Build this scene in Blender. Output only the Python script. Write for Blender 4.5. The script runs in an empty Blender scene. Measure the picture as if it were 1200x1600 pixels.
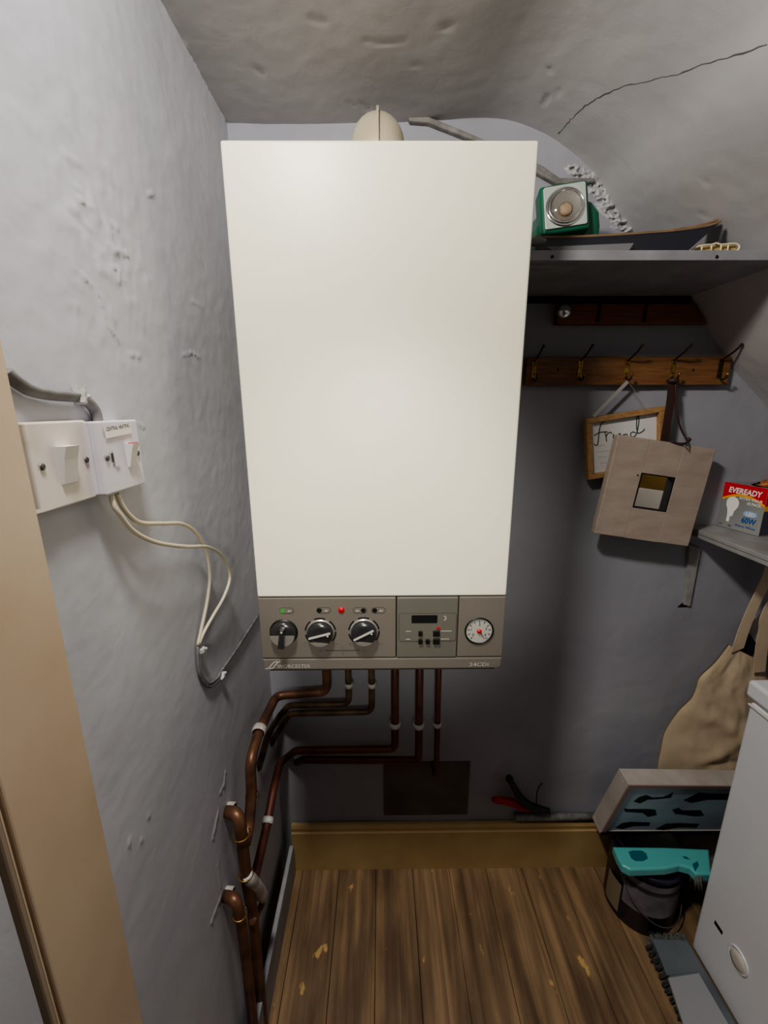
import bpy, bmesh, math, random
import numpy as np
from mathutils import Vector as V, Matrix, noise
random.seed(7)
SC = bpy.context.scene
COL = SC.collection
PI = math.pi

# ------------------------------------------------------------------ camera calibration (measured from the photograph)
F, PITCH, YAW, ROLL, H = 654.15, .2428, .007, -.0035, 1.447
fw = V((math.sin(YAW)*math.cos(PITCH), math.cos(YAW)*math.cos(PITCH), -math.sin(PITCH)))
rt = V((math.cos(YAW), -math.sin(YAW), 0)); up = rt.cross(fw)
RT = rt*math.cos(ROLL)+up*math.sin(ROLL); UP = -rt*math.sin(ROLL)+up*math.cos(ROLL)
def ray(px, py): return fw + RT*((px-600)/F) + UP*((800-py)/F)
def at(px, py, **k):
    """world point seen at a pixel of the photograph on the plane x=, y= or z= (z measured from the floor)"""
    d = ray(px, py); a, v = list(k.items())[0]; i = 'xyz'.index(a)
    if a == 'z': v -= H
    p = d*(v/d[i]); return V((p.x, p.y, p.z+H))
cam = bpy.data.objects.new('camera', bpy.data.cameras.new('camera')); COL.objects.link(cam)
m = Matrix((RT, UP, -fw)).transposed().to_4x4(); m.translation = (0, 0, H); cam.matrix_world = m
cam.data.sensor_fit = 'VERTICAL'; cam.data.sensor_height = 24; cam.data.lens = 24*F/1600; cam.data.clip_start = .01
SC.camera = cam

XL, YB, YF = -.321, 1.0552, .6977          # left wall, back wall, boiler front
# ------------------------------------------------------------------ materials
def srgb(r, g, b):
    f = lambda c: (c/12.92 if c <= .04045 else ((c+.055)/1.055)**2.4)
    return (f(r/255), f(g/255), f(b/255), 1)
def mat(name, col, rough=.6, metal=0, var=.0, vs=8, bump=0, bs=60, stretch=None, col2=None, coat=0, emit=0, trans=0, lo=.35, hi=.65):
    M = bpy.data.materials.new(name); M.use_nodes = True; nt = M.node_tree; n = nt.nodes; b = n['Principled BSDF']
    b.inputs['Roughness'].default_value = rough; b.inputs['Metallic'].default_value = metal
    b.inputs['Base Color'].default_value = col
    if coat: b.inputs['Coat Weight'].default_value = coat; b.inputs['Coat Roughness'].default_value = .15
    if emit: b.inputs['Emission Color'].default_value = col; b.inputs['Emission Strength'].default_value = emit
    if trans: b.inputs['Transmission Weight'].default_value = trans
    tc = n.new('ShaderNodeTexCoord'); mp = n.new('ShaderNodeMapping'); nt.links.new(tc.outputs['Object'], mp.inputs[0])
    if stretch: mp.inputs['Scale'].default_value = stretch
    if var or col2:
        t = n.new('ShaderNodeTexNoise'); t.inputs['Scale'].default_value = vs; t.inputs['Detail'].default_value = 6
        nt.links.new(mp.outputs[0], t.inputs['Vector'])
        r = n.new('ShaderNodeValToRGB'); r.color_ramp.elements[0].position = lo; r.color_ramp.elements[1].position = hi
        c2 = col2 or tuple(c*(1-var) for c in col[:3])+(1,)
        r.color_ramp.elements[0].color = c2; r.color_ramp.elements[1].color = col
        nt.links.new(t.outputs['Fac'], r.inputs[0]); nt.links.new(r.outputs[0], b.inputs['Base Color'])
    if bump:
        t = n.new('ShaderNodeTexNoise'); t.inputs['Scale'].default_value = bs; t.inputs['Detail'].default_value = 5
        nt.links.new(mp.outputs[0], t.inputs['Vector'])
        q = n.new('ShaderNodeBump'); q.inputs['Strength'].default_value = bump; q.inputs['Distance'].default_value = .004
        nt.links.new(t.outputs['Fac'], q.inputs['Height']); nt.links.new(q.outputs[0], b.inputs['Normal'])
    return M

def wall_mat(name, col, dark):
    M = mat(name, col, rough=.55, col2=dark, vs=5, lo=.25, hi=.7)
    nt = M.node_tree; n = nt.nodes; b = n['Principled BSDF']; b.inputs['Specular IOR Level'].default_value = .3
    tc = n['Texture Coordinate'] if 'Texture Coordinate' in n else n.new('ShaderNodeTexCoord')
    a = n.new('ShaderNodeTexNoise'); a.inputs['Scale'].default_value = 22; a.inputs['Detail'].default_value = 8; a.inputs['Roughness'].default_value = .55
    a.inputs['Distortion'].default_value = .6
    nt.links.new(tc.outputs['Object'], a.inputs['Vector'])
    v = n.new('ShaderNodeTexNoise'); v.inputs['Scale'].default_value = 130; v.inputs['Detail'].default_value = 3
    nt.links.new(tc.outputs['Object'], v.inputs['Vector'])
    mx = n.new('ShaderNodeMath'); mx.operation = 'MULTIPLY_ADD'; mx.inputs[1].default_value = .18
    nt.links.new(v.outputs['Fac'], mx.inputs[0]); nt.links.new(a.outputs['Fac'], mx.inputs[2])
    q = n.new('ShaderNodeBump'); q.inputs['Strength'].default_value = .13; q.inputs['Distance'].default_value = .005
    nt.links.new(mx.outputs[0], q.inputs['Height']); nt.links.new(q.outputs[0], b.inputs['Normal'])
    return M

def floor_mat():
    M = bpy.data.materials.new('old floorboards'); M.use_nodes = True; nt = M.node_tree; n = nt.nodes; L = nt.links.new; b = n['Principled BSDF']
    tc = n.new('ShaderNodeTexCoord'); sp = n.new('ShaderNodeSeparateXYZ'); L(tc.outputs['Object'], sp.inputs[0])
    d = n.new('ShaderNodeMath'); d.operation = 'MULTIPLY_ADD'; d.inputs[1].default_value = 1/.118; d.inputs[2].default_value = .3; L(sp.outputs[0], d.inputs[0])
    f = n.new('ShaderNodeMath'); f.operation = 'FLOOR'; L(d.outputs[0], f.inputs[0])
    w = n.new('ShaderNodeTexWhiteNoise'); w.noise_dimensions = '1D'; L(f.outputs[0], w.inputs['W'])
    mp = n.new('ShaderNodeMapping'); mp.inputs['Scale'].default_value = (42, 2.2, 1); L(tc.outputs['Object'], mp.inputs[0])
    ad = n.new('ShaderNodeVectorMath'); ad.operation = 'ADD'; L(mp.outputs[0], ad.inputs[0])
    sc = n.new('ShaderNodeVectorMath'); sc.operation = 'SCALE'; sc.inputs['Scale'].default_value = 9; L(w.outputs['Color'], sc.inputs[0]); L(sc.outputs[0], ad.inputs[1])
    g = n.new('ShaderNodeTexNoise'); g.inputs['Scale'].default_value = 1; g.inputs['Detail'].default_value = 7; g.inputs['Distortion'].default_value = .6; L(ad.outputs[0], g.inputs['Vector'])
    r = n.new('ShaderNodeValToRGB'); e = r.color_ramp.elements
    e[0].position = .3; e[0].color = srgb(98, 74, 52); e[1].position = .72; e[1].color = srgb(154, 124, 92)
    x = r.color_ramp.elements.new(.5); x.color = srgb(124, 100, 74); L(g.outputs['Fac'], r.inputs[0])
    # large stains, then scattered ochre paint spots
    s = n.new('ShaderNodeTexNoise'); s.inputs['Scale'].default_value = 4; s.inputs['Detail'].default_value = 5
    ms = n.new('ShaderNodeMapping'); ms.inputs['Scale'].default_value = (2.6, .8, 1); L(tc.outputs['Object'], ms.inputs[0]); L(ms.outputs[0], s.inputs['Vector'])
    r2 = n.new('ShaderNodeValToRGB'); r2.color_ramp.elements[0].position = .38; r2.color_ramp.elements[1].position = .56
    r2.color_ramp.elements[0].color = (.55, .52, .50, 1); r2.color_ramp.elements[1].color = (1, 1, 1, 1); L(s.outputs['Fac'], r2.inputs[0])
    m1 = n.new('ShaderNodeMix'); m1.data_type = 'RGBA'; m1.blend_type = 'MULTIPLY'; m1.inputs[0].default_value = 1
    L(r.outputs[0], m1.inputs[6]); L(r2.outputs[0], m1.inputs[7])
    p = n.new('ShaderNodeTexNoise'); p.inputs['Scale'].default_value = 26; p.inputs['Detail'].default_value = 4
    mp2 = n.new('ShaderNodeMapping'); mp2.inputs['Scale'].default_value = (1, .5, 1); L(tc.outputs['Object'], mp2.inputs[0]); L(mp2.outputs[0], p.inputs['Vector'])
    r3 = n.new('ShaderNodeValToRGB'); r3.color_ramp.elements[0].position = .685; r3.color_ramp.elements[1].position = .72
    L(p.outputs['Fac'], r3.inputs[0])
    m2 = n.new('ShaderNodeMix'); m2.data_type = 'RGBA'; m2.inputs[7].default_value = srgb(178, 146, 92)
    L(r3.outputs[0], m2.inputs[0]); L(m1.outputs[2], m2.inputs[6])
    L(m2.outputs[2], b.inputs['Base Color']); b.inputs['Roughness'].default_value = .62
    q = n.new('ShaderNodeBump'); q.inputs['Strength'].default_value = .3; q.inputs['Distance'].default_value = .003; L(g.outputs['Fac'], q.inputs['Height']); L(q.outputs[0], b.inputs['Normal'])
    return M

K = {}
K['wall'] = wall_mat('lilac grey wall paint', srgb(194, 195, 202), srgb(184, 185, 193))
K['ceil'] = wall_mat('grey ceiling paint', srgb(184, 182, 182), srgb(172, 170, 171))
K['wallb'] = wall_mat('back wall paint darkened for shade', srgb(157, 157, 164), srgb(145, 145, 153))  # wall grey darkened evenly, shade put into the colour against too much bounced light
K['plaster'] = mat('chipped plaster and shadow strip', srgb(140, 137, 134), rough=.8, col2=srgb(112, 109, 106), vs=40, bump=.6, bs=60)
K['crack'] = mat('crack shadow', srgb(96, 92, 88), rough=.9)
K['floor'] = floor_mat()
K['seam'] = mat('floor gap', srgb(20, 13, 8), rough=.9)
K['skirt'] = mat('ochre painted skirting', srgb(172, 148, 104), rough=.5, col2=srgb(156, 130, 90), vs=6, bump=.08, bs=30)
K['greywood'] = mat('grey painted wood', srgb(150, 150, 155), rough=.55, col2=srgb(134, 134, 139), vs=14, bump=.15, bs=40)
K['shelfw'] = mat('pale grey painted wood', srgb(156, 155, 153), rough=.5, col2=srgb(136, 134, 133), vs=20, bump=.15, bs=40)
K['beige'] = mat('beige gloss paint', srgb(212, 192, 168), rough=.42, col2=srgb(200, 178, 152), vs=5, bump=.1, bs=18)
K['boiler'] = mat('white enamelled steel', srgb(247, 241, 218), rough=.38, var=.02, vs=3)
K['fascia'] = mat('grey brown fascia plastic', srgb(114, 108, 99), rough=.45, var=.05, vs=10)
K['fascia2'] = mat('grey green programmer plastic', srgb(104, 102, 93), rough=.45, var=.05, vs=10)
K['fasciad'] = mat('dark fascia edge', srgb(70, 66, 60), rough=.5)
K['black'] = mat('black plastic', srgb(22, 21, 21), rough=.45)
K['knob'] = mat('dark glossy knob', srgb(46, 45, 46), rough=.25, coat=.5)
K['silver'] = mat('silver knob face', srgb(190, 186, 176), rough=.3, metal=.7)
K['ink'] = mat('pale print', srgb(170, 166, 158), rough=.5)
K['red'] = mat('red lamp lens', srgb(176, 34, 40), rough=.3, emit=.06)
K['green'] = mat('green lamp lens', srgb(70, 150, 70), rough=.3, emit=.08)
K['flue'] = mat('aged cream flue metal', srgb(206, 200, 184), rough=.42, metal=.15, col2=srgb(184, 170, 142), vs=9)
K['white'] = mat('white switch plastic', srgb(226, 222, 220), rough=.32, var=.03, vs=12)
K['whited'] = mat('grubby white switch plastic', srgb(222, 214, 206), rough=.35, col2=srgb(192, 180, 160), vs=14, lo=.25, hi=.45)
K['lilacwhite'] = mat('cool white switch plastic', srgb(218, 213, 222), rough=.32, var=.03, vs=12)
K['cable'] = mat('cream cable', srgb(206, 196, 172), rough=.45)
K['gcable'] = mat('grey painted cable', srgb(134, 133, 132), rough=.55, col2=srgb(108, 106, 106), vs=60)
K['clip'] = mat('pale painted clip', srgb(186, 184, 180), rough=.6, bump=.4, bs=200)
K['copper'] = mat('dull copper', srgb(136, 98, 74), rough=.45, metal=.5, col2=srgb(90, 64, 50), vs=16)
K['copper2'] = mat('dark red brown copper', srgb(112, 68, 54), rough=.45, metal=.4, col2=srgb(82, 50, 42), vs=12)
K['bronze'] = mat('browned pipe', srgb(112, 92, 68), rough=.5, metal=.4, col2=srgb(76, 56, 42), vs=20)
K['tape'] = mat('white tape', srgb(204, 202, 198), rough=.7, col2=srgb(168, 160, 150), vs=40, bump=.3, bs=120)
K['pine'] = mat('varnished pine', srgb(132, 92, 58), rough=.42, col2=srgb(106, 72, 44), vs=9, stretch=(2, 8, 22))
K['brownwood'] = mat('brown stained wood', srgb(132, 82, 50), rough=.5, col2=srgb(110, 64, 38), vs=8, stretch=(2, 8, 22))
K['brass'] = mat('tarnished brass', srgb(196, 160, 92), rough=.35, metal=.9, col2=srgb(120, 88, 48), vs=60)
K['darkmetal'] = mat('dark hook wire', srgb(66, 56, 46), rough=.4, metal=.7)
K['chrome'] = mat('bright chrome', srgb(225, 225, 225), rough=.12, metal=1)
K['oak'] = mat('light oak frame', srgb(172, 136, 94), rough=.5, col2=srgb(150, 114, 74), vs=10, stretch=(6, 6, 18))
K['paper'] = mat('white card', srgb(206, 204, 200), rough=.7)
K['scriptk'] = mat('dark grey lettering', srgb(52, 56, 52), rough=.6)
K['ribbon'] = mat('grey ribbon', srgb(158, 154, 150), rough=.8)
K['taupe'] = mat('limed taupe wood', srgb(166, 152, 140), rough=.55, col2=srgb(154, 140, 128), vs=5, bump=.12, bs=40, stretch=(3, 3, 9))
K['mirror'] = mat('mirror glass', srgb(235, 235, 230), rough=.02, metal=1)
K['strap'] = mat('dark brown leather', srgb(62, 40, 34), rough=.6)
K['gbody'] = mat('dark green plastic', srgb(26, 100, 74), rough=.35, var=.15, vs=10)
K['lens'] = mat('clear lens', (1, 1, 1, 1), rough=.05, trans=1)
K['reflector'] = mat('pale reflector plate', srgb(192, 200, 190), rough=.3, metal=.3)
K['bulb'] = mat('warm bulb', srgb(220, 190, 160), rough=.3)
K['navycard'] = mat('dark navy card', srgb(34, 35, 46), rough=.6, var=.2, vs=10)
K['kraft'] = mat('corrugated kraft edge', srgb(150, 124, 96), rough=.8, var=.3, vs=50)
K['greycard'] = mat('mid grey card', srgb(120, 120, 122), rough=.7)
K['cream'] = mat('cream plastic', srgb(236, 222, 184), rough=.4)
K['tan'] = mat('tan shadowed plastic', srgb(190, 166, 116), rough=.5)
K['boxred'] = mat('red carton print', srgb(206, 24, 44), rough=.45)
K['boxyel'] = mat('yellow carton print', srgb(238, 172, 60), rough=.45)
K['boxgrey'] = mat('grey carton print', srgb(150, 150, 148), rough=.4, col2=srgb(122, 122, 120), vs=4)
K['boxnavy'] = mat('slate carton side', srgb(70, 68, 82), rough=.5)
K['wht'] = mat('white print', srgb(240, 236, 230), rough=.5)
K['blue'] = mat('blue print', srgb(36, 96, 160), rough=.5)
K['ltblue'] = mat('pale blue print', srgb(150, 176, 214), rough=.5)
K['orange'] = mat('orange knit', srgb(206, 138, 86), rough=.9, col2=srgb(136, 70, 40), vs=120, bump=1, bs=180)
K['canvas'] = mat('natural canvas', srgb(200, 182, 156), rough=.9, col2=srgb(184, 164, 138), vs=10, bump=.1, bs=300)
K['navy'] = mat('navy fabric', srgb(26, 26, 44), rough=.8)
K['palecloth'] = mat('pale fabric', srgb(196, 188, 184), rough=.9)
K['freezer'] = mat('white freezer enamel', srgb(213, 213, 216), rough=.35, var=.04, vs=4)
K['gasket'] = mat('pale gasket', srgb(206, 203, 196), rough=.5)
K['plug'] = mat('yellowed plastic plug', srgb(196, 188, 178), rough=.45)
K['framegrey'] = mat('greyed wood frame', srgb(172, 164, 156), rough=.6, col2=srgb(150, 140, 134), vs=12, bump=.1, bs=50)
K['framein'] = mat('pinkish inner lip', srgb(140, 118, 112), rough=.6)
K['teal'] = mat('turquoise plastic', srgb(90, 166, 164), rough=.35, coat=.2)
K['teald'] = mat('deep turquoise', srgb(14, 92, 104), rough=.5)
K['panelt'] = mat('pale teal picture', srgb(168, 190, 198), rough=.5, col2=srgb(142, 156, 174), vs=6)
K['printd'] = mat('dark picture ink', srgb(10, 18, 26), rough=.6)
K['tinnavy'] = mat('navy paint tin', srgb(28, 27, 46), rough=.4, coat=.2)
K['tinlabel'] = mat('grey tin label', srgb(118, 114, 118), rough=.5, col2=srgb(90, 84, 90), vs=20)
K['tinlabel2'] = mat('beige tin label', srgb(128, 116, 98), rough=.5)
K['steel'] = mat('dull steel', srgb(120, 118, 116), rough=.4, metal=.8)
K['greyplas'] = mat('slate grey plastic', srgb(98, 104, 108), rough=.5, col2=srgb(80, 86, 92), vs=10)
K['ltgrey'] = mat('light grey plastic', srgb(142, 142, 146), rough=.5, var=.06, vs=10)
K['bristle'] = mat('dark bristle', srgb(54, 56, 56), rough=.9)
K['gbristle'] = mat('grey bristle', srgb(110, 112, 108), rough=.95, var=.3, vs=90, bump=1, bs=200)
K['toolred'] = mat('red tool grip', srgb(170, 22, 30), rough=.5)
K['toolblk'] = mat('dark tool grip', srgb(40, 40, 48), rough=.5)
K['patch'] = mat('brown patch board', srgb(104, 96, 88), rough=.8, col2=srgb(86, 78, 72), vs=8)
K['panelwood'] = mat('olive reflection panel', srgb(150, 120, 56), rough=.5, col2=srgb(128, 98, 44), vs=6)

# ------------------------------------------------------------------ geometry helpers
OFF = {}
def frame(o, x, y):
    x = V(x).normalized(); y = V(y); z = x.cross(y).normalized(); y = z.cross(x)
    M = Matrix((x, y, z)).transposed().to_4x4(); M.translation = o; return M
def onback(px, py, Y): return frame(at(px, py, y=Y), (1, 0, 0), (0, 0, 1))
def onleft(px, py, X): return frame(at(px, py, x=X), (0, 1, 0), (0, 0, 1))
I4 = Matrix.Identity(4)
def fillet(pts, rad, n=6):
    pts = [V(p) for p in pts]; out = [pts[0]]
    for a, b, c in zip(pts, pts[1:], pts[2:]):
        d1 = (a-b); d2 = (c-b); l = min(rad, d1.length*.48, d2.length*.48)
        p = b+d1.normalized()*l; q = b+d2.normalized()*l
        for i in range(n+1):
            t = i/n; out.append(p*(1-t)**2+b*2*t*(1-t)+q*t*t)
    out.append(pts[-1]); return out
def spline(pts, n=6):
    pts = [V(p) for p in pts]; P = [pts[0]*2-pts[1]]+pts+[pts[-1]*2-pts[-2]]; out = []
    for i in range(1, len(P)-2):
        a, b, c, d = P[i-1:i+3]
        for j in range(n):
            t = j/n; out.append(.5*((2*b)+(c-a)*t+(2*a-5*b+4*c-d)*t*t+(3*b-a-3*c+d)*t**3))
    out.append(pts[-1]); return out

class MB:
    def __init__(s): s.bm = bmesh.new()
    def box(s, c, d, M=I4, bev=0, seg=2):
        T = M @ Matrix.Translation(c) @ Matrix.Diagonal((*d, 1))
        t = bmesh.new(); bmesh.ops.create_cube(t, size=1, matrix=Matrix.Translation(c) @ Matrix.Diagonal((*d, 1)))
        if bev: bmesh.ops.bevel(t, geom=list(t.edges), offset=bev, segments=seg, affect='EDGES', profile=.5)
        s.add(t, M); return s
    def add(s, t, M=I4):
        t.transform(M); me = bpy.data.meshes.new('t'); t.to_mesh(me); t.free(); s.bm.from_mesh(me); bpy.data.meshes.remove(me)
    def prism(s, poly, depth, M=I4, bev=0, seg=2):
        t = bmesh.new(); vs = [t.verts.new((p[0], p[1], 0)) for p in poly]; f = t.faces.new(vs)
        f.normal_update()
        if f.normal.z < 0: f.normal_flip()
        r = bmesh.ops.extrude_face_region(t, geom=[f]); nv = [g for g in r['geom'] if isinstance(g, bmesh.types.BMVert)]
        bmesh.ops.translate(t, verts=nv, vec=(0, 0, depth)); bmesh.ops.recalc_face_normals(t, faces=t.faces)
        if bev: bmesh.ops.bevel(t, geom=[e for e in t.edges if all(v in nv for v in e.verts)], offset=bev, segments=seg, affect='EDGES', profile=.5)
        s.add(t, M); return s
    def tube(s, pts, r, n=10, flat=1):
        pts = [V(p) for p in pts]; N = len(pts); t = bmesh.new(); rings = []; ref = None
        for i, p in enumerate(pts):
            d = (pts[min(i+1, N-1)]-pts[max(i-1, 0)]).normalized()
            if ref is None: ref = d.orthogonal().normalized()
            ref = (ref-d*ref.dot(d)).normalized(); b = d.cross(ref)
            rr = r[i] if isinstance(r, (list, tuple)) else r
            rings.append([t.verts.new(p+(ref*math.cos(2*PI*k/n)+b*math.sin(2*PI*k/n)*flat)*rr) for k in range(n)])
        for a, b in zip(rings, rings[1:]):
            for k in range(n): t.faces.new((a[k], a[(k+1) % n], b[(k+1) % n], b[k])).smooth = True
        t.faces.new(rings[0][::-1]); t.faces.new(rings[-1]); s.add(t); return s
    def lathe(s, prof, M=I4, n=32):
        t = bmesh.new(); rings = []
        for r, z in prof:
            if r < 1e-6: rings.append([t.verts.new((0, 0, z))])
            else: rings.append([t.verts.new((r*math.cos(2*PI*k/n), r*math.sin(2*PI*k/n), z)) for k in range(n)])
        for a, b in zip(rings, rings[1:]):
            for k in range(n):
                k2 = (k+1) % n
                q = [a[k % len(a)], a[k2 % len(a)], b[k2 % len(b)], b[k % len(b)]]; u = []
                for v in q:
                    if v not in u: u.append(v)
                if len(u) > 2: t.faces.new(u).smooth = True
        bmesh.ops.recalc_face_normals(t, faces=t.faces); s.add(t, M); return s
    def grid(s, fn, nu, nv):
        t = bmesh.new(); g = [[t.verts.new(fn(i/nu, j/nv)) for j in range(nv+1)] for i in range(nu+1)]
        for i in range(nu):
            for j in range(nv): t.faces.new((g[i][j], g[i+1][j], g[i+1][j+1], g[i][j+1])).smooth = True
        s.add(t); return s
    def strip(s, pts, half, thick=.001):
        """a ribbon along pts; half = list of half-width vectors"""
        t = bmesh.new(); N = len(pts); rows = []
        for i, p in enumerate(pts):
            h = half[i] if isinstance(half, list) else half; p = V(p); h = V(h)
            d = (V(pts[min(i+1, N-1)])-V(pts[max(i-1, 0)])); nn = d.cross(h).normalized()*thick/2
            rows.append([t.verts.new(q) for q in (p-h-nn, p+h-nn, p+h+nn, p-h+nn)])
        for a, b in zip(rows, rows[1:]):
            for k in range(4): t.faces.new((a[k], a[(k+1) % 4], b[(k+1) % 4], b[k]))
        t.faces.new(rows[0][::-1]); t.faces.new(rows[-1]); bmesh.ops.recalc_face_normals(t, faces=t.faces); s.add(t); return s
    def mesh(s, me): s.bm.from_mesh(me); return s
    def build(s, name, m, parent=None, smooth=False, label=None, kind=None):
        me = bpy.data.meshes.new(name); s.bm.to_mesh(me); s.bm.free()
        o = bpy.data.objects.new(name, me); COL.objects.link(o)
        if smooth:
            for p in me.polygons: p.use_smooth = True
        for mm in (m if isinstance(m, list) else [m]): me.materials.append(mm)
        if parent:
            off = OFF[parent]; me.transform(Matrix.Translation(-off)); o.parent = parent; OFF[o] = off
        else:
            co = [v.co for v in me.vertices]
            off = V(((min(c.x for c in co)+max(c.x for c in co))/2, (min(c.y for c in co)+max(c.y for c in co))/2, min(c.z for c in co)))
            me.transform(Matrix.Translation(-off)); o.location = off; OFF[o] = off
        if label: o['label'] = label
        if kind: o['kind'] = kind
        return o
def thing(name, label, cat, loc, group=None):
    o = bpy.data.objects.new(name, None); COL.objects.link(o); o.empty_display_size = .02
    o.location = loc; OFF[o] = V(loc); o['label'] = label; o['category'] = cat
    if group: o['group'] = group
    return o
def tag(o, label, cat, group=None):
    o['label'] = label; o['category'] = cat
    if group: o['group'] = group
    return o
def struct(o): o['kind'] = 'structure'; return o
def text(s, M, h, bold=0, depth=.0004, shear=0, fit=None, sx=1, align='LEFT'):
    """lettering as a mesh: cap height h, fit = total width"""
    cu = bpy.data.curves.new('t', 'FONT'); cu.body = s; cu.size = 1; cu.extrude = 0; cu.offset = bold; cu.shear = shear; cu.align_x = align; cu.resolution_u = 3
    o = bpy.data.objects.new('t', cu); COL.objects.link(o); dg = bpy.context.evaluated_depsgraph_get(); dg.update()
    me = bpy.data.meshes.new_from_object(o.evaluated_get(dg)); bpy.data.objects.remove(o); bpy.data.curves.remove(cu)
    xs = [v.co.x for v in me.vertices]; w = max(xs)-min(xs)
    k = h/.7; kx = fit/w if fit else k*sx
    me.transform(M @ Matrix.Diagonal((kx, k, 1, 1)) @ Matrix.Translation((-min(xs) if align == 'LEFT' else 0, 0, 0)))
    return me
def rrect(w, h, r, n=5, cx=0, cy=0):
    out = []
    for sx, sy, a0 in ((1, 1, 0), (-1, 1, 90), (-1, -1, 180), (1, -1, 270)):
        for i in range(n+1):
            a = math.radians(a0+90*i/n); out.append((cx+sx*(w/2-r)+r*math.cos(a), cy+sy*(h/2-r)+r*math.sin(a)))
    return out
def circ(r, n=24, cx=0, cy=0): return [(cx+r*math.cos(2*PI*i/n), cy+r*math.sin(2*PI*i/n)) for i in range(n)]
def nz(x, y, z): return noise.noise(V((x, y, z)))
def catmull1(P, n=14):
    return [(p.x, p.z) for p in spline([V((x, 0, z)) for x, z in P], n)]

# ------------------------------------------------------------------ room
def polyd(a, b, P):
    """distance array from grid points (a,b) to a polyline P"""
    d = np.full(a.shape, 9.)
    for (x0, y0), (x1, y1) in zip(P, P[1:]):
        dx, dy = x1-x0, y1-y0; L2 = dx*dx+dy*dy+1e-12
        t = np.clip(((a-x0)*dx+(b-y0)*dy)/L2, 0, 1); d = np.minimum(d, np.hypot(a-x0-t*dx, b-y0-t*dy))
    return d
def gridmesh(name, P, m):
    """P[i,j,3] -> smooth grid object"""
    nu, nv = P.shape[:2]; me = bpy.data.meshes.new(name)
    idx = np.arange(nu*nv).reshape(nu, nv)
    f = np.stack([idx[:-1, :-1], idx[1:, :-1], idx[1:, 1:], idx[:-1, 1:]], -1).reshape(-1, 4)
    me.from_pydata(P.reshape(-1, 3).tolist(), [], f.tolist()); me.polygons.foreach_set('use_smooth', [True]*len(me.polygons)); me.materials.append(m)
    o = bpy.data.objects.new(name, me); COL.objects.link(o); OFF[o] = V((0, 0, 0)); return struct(o)
def nfield(a, b, s, seed, oct=3):
    return np.array([noise.fractal(V((x*s, y*s, seed)), 1., 2., oct) for x, y in zip(a.ravel(), b.ravel())]).reshape(a.shape)

# left wall with lumpy plaster and chips
y = np.arange(.30, YB+.004, .0035); z = np.concatenate([np.arange(0, .5, .01), np.arange(.5, 2.05, .0035)])
A, B = np.meshgrid(y, z, indexing='ij')
D = (.0016*nfield(A, B, 7, 1.3, 2)+.0005*nfield(A, B, 38, 4.1, 2))*np.clip(.3+.7*(B-.7)/.8, .3, 1)
def wl(pts): return [tuple(at(px, py, x=XL)[1:]) for px, py in pts]
for pts, w, h in [([(119, 328), (130, 345), (141, 359)], .004, .0035), ([(122, 308), (141, 325)], .004, .003), ([(163, 340), (184, 358)], .003, .002),
                  ([(177, 392), (198, 397)], .004, .003), ([(174, 416), (185, 424), (184, 440)], .003, .003), ([(231, 305), (240, 301)], .003, .0025),
                  ([(129, 430), (150, 450), (165, 500), (184, 532)], .005, .0022), ([(200, 553), (220, 556)], .004, .002), ([(285, 556), (300, 550), (312, 560)], .003, .0025),
                  ([(105, 245), (125, 255)], .006, .002), ([(115, 290), (128, 300)], .004, .002), ([(120, 475), (118, 540)], .003, .0012),
                  ([(220, 533), (223, 538)], .002, -.002), ([(212, 660), (225, 668)], .003, .002), ([(310, 400), (318, 420)], .003, .002), ([(228, 430), (232, 440)], .003, .002),
                  ([(298, 470), (316, 480)], .004, .0018), ([(112, 1235), (116, 1240)], .004, -.002), ([(220, 1310), (222, 1316)], .003, .0025), ([(201, 1312), (202, 1318)], .003, .0025),
                  ([(230, 1272), (233, 1278)], .003, .0025), ([(155, 1125), (142, 1135)], .002, .001), ([(343, 1240), (350, 1225), (352, 1205)], .004, .003), ([(340, 1270), (332, 1310)], .006, .003),
                  ([(345, 1400), (330, 1440)], .006, .003), ([(340, 1350), (345, 1385)], .004, .002), ([(290, 70), (310, 110), (330, 150), (350, 185)], .004, .0025), ([(320, 180), (324, 186)], .003, .003)]:
    q = wl(pts); d = polyd(A, B, q); D += .55*h*np.exp(-(d/(w*.6))**2)*(1+.7*np.sin(B*700+A*430))
mask = np.exp(-((A-at(160, 360, x=XL).y)/.09)**2-((B-at(160, 380, x=XL).z)/.12)**2)
D += mask*.002*np.clip(nfield(A, B, 45, 9.2, 3), -.1, 1)
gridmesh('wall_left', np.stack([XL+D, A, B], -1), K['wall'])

# ceiling: flat, curving down into the sloping soffit on the right
PR = catmull1([(-.33, .584), (-.1, .584), (.12, .589), (.2396, .594), (.3224, .577), (.3937, .544), (.469, .4885), (.5442, .4), (.7133, .2465), (.8393, .0987), (.9551, -.0063), (1.2, -.25), (1.46, -.5)])
def resample(P, step):
    out = [P[0]]
    for a, b in zip(P, P[1:]):
        L = math.hypot(b[0]-a[0], b[1]-a[1]); n = max(1, round(L/step))
        for i in range(1, n+1): out.append((a[0]+(b[0]-a[0])*i/n, a[1]+(b[1]-a[1])*i/n))
    return out
PX = [p[0] for p in PR]; PZ = [p[1] for p in PR]
def hprof(x): return float(np.interp(x, PX, PZ))
def soffit(px, py):
    d = ray(px, py); lo, hi = .2, 4.
    for _ in range(50):
        t = (lo+hi)/2
        if d.z*t < hprof(d.x*t): lo = t
        else: hi = t
    return d*lo+V((0, 0, H))
PS = np.array(resample(PR, .006)); sl = np.concatenate([[0], np.cumsum(np.hypot(*np.diff(PS, axis=0).T))])
yy = np.concatenate([np.arange(-1.0, .3, .05), np.arange(.3, YB+.006, .006)])
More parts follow.
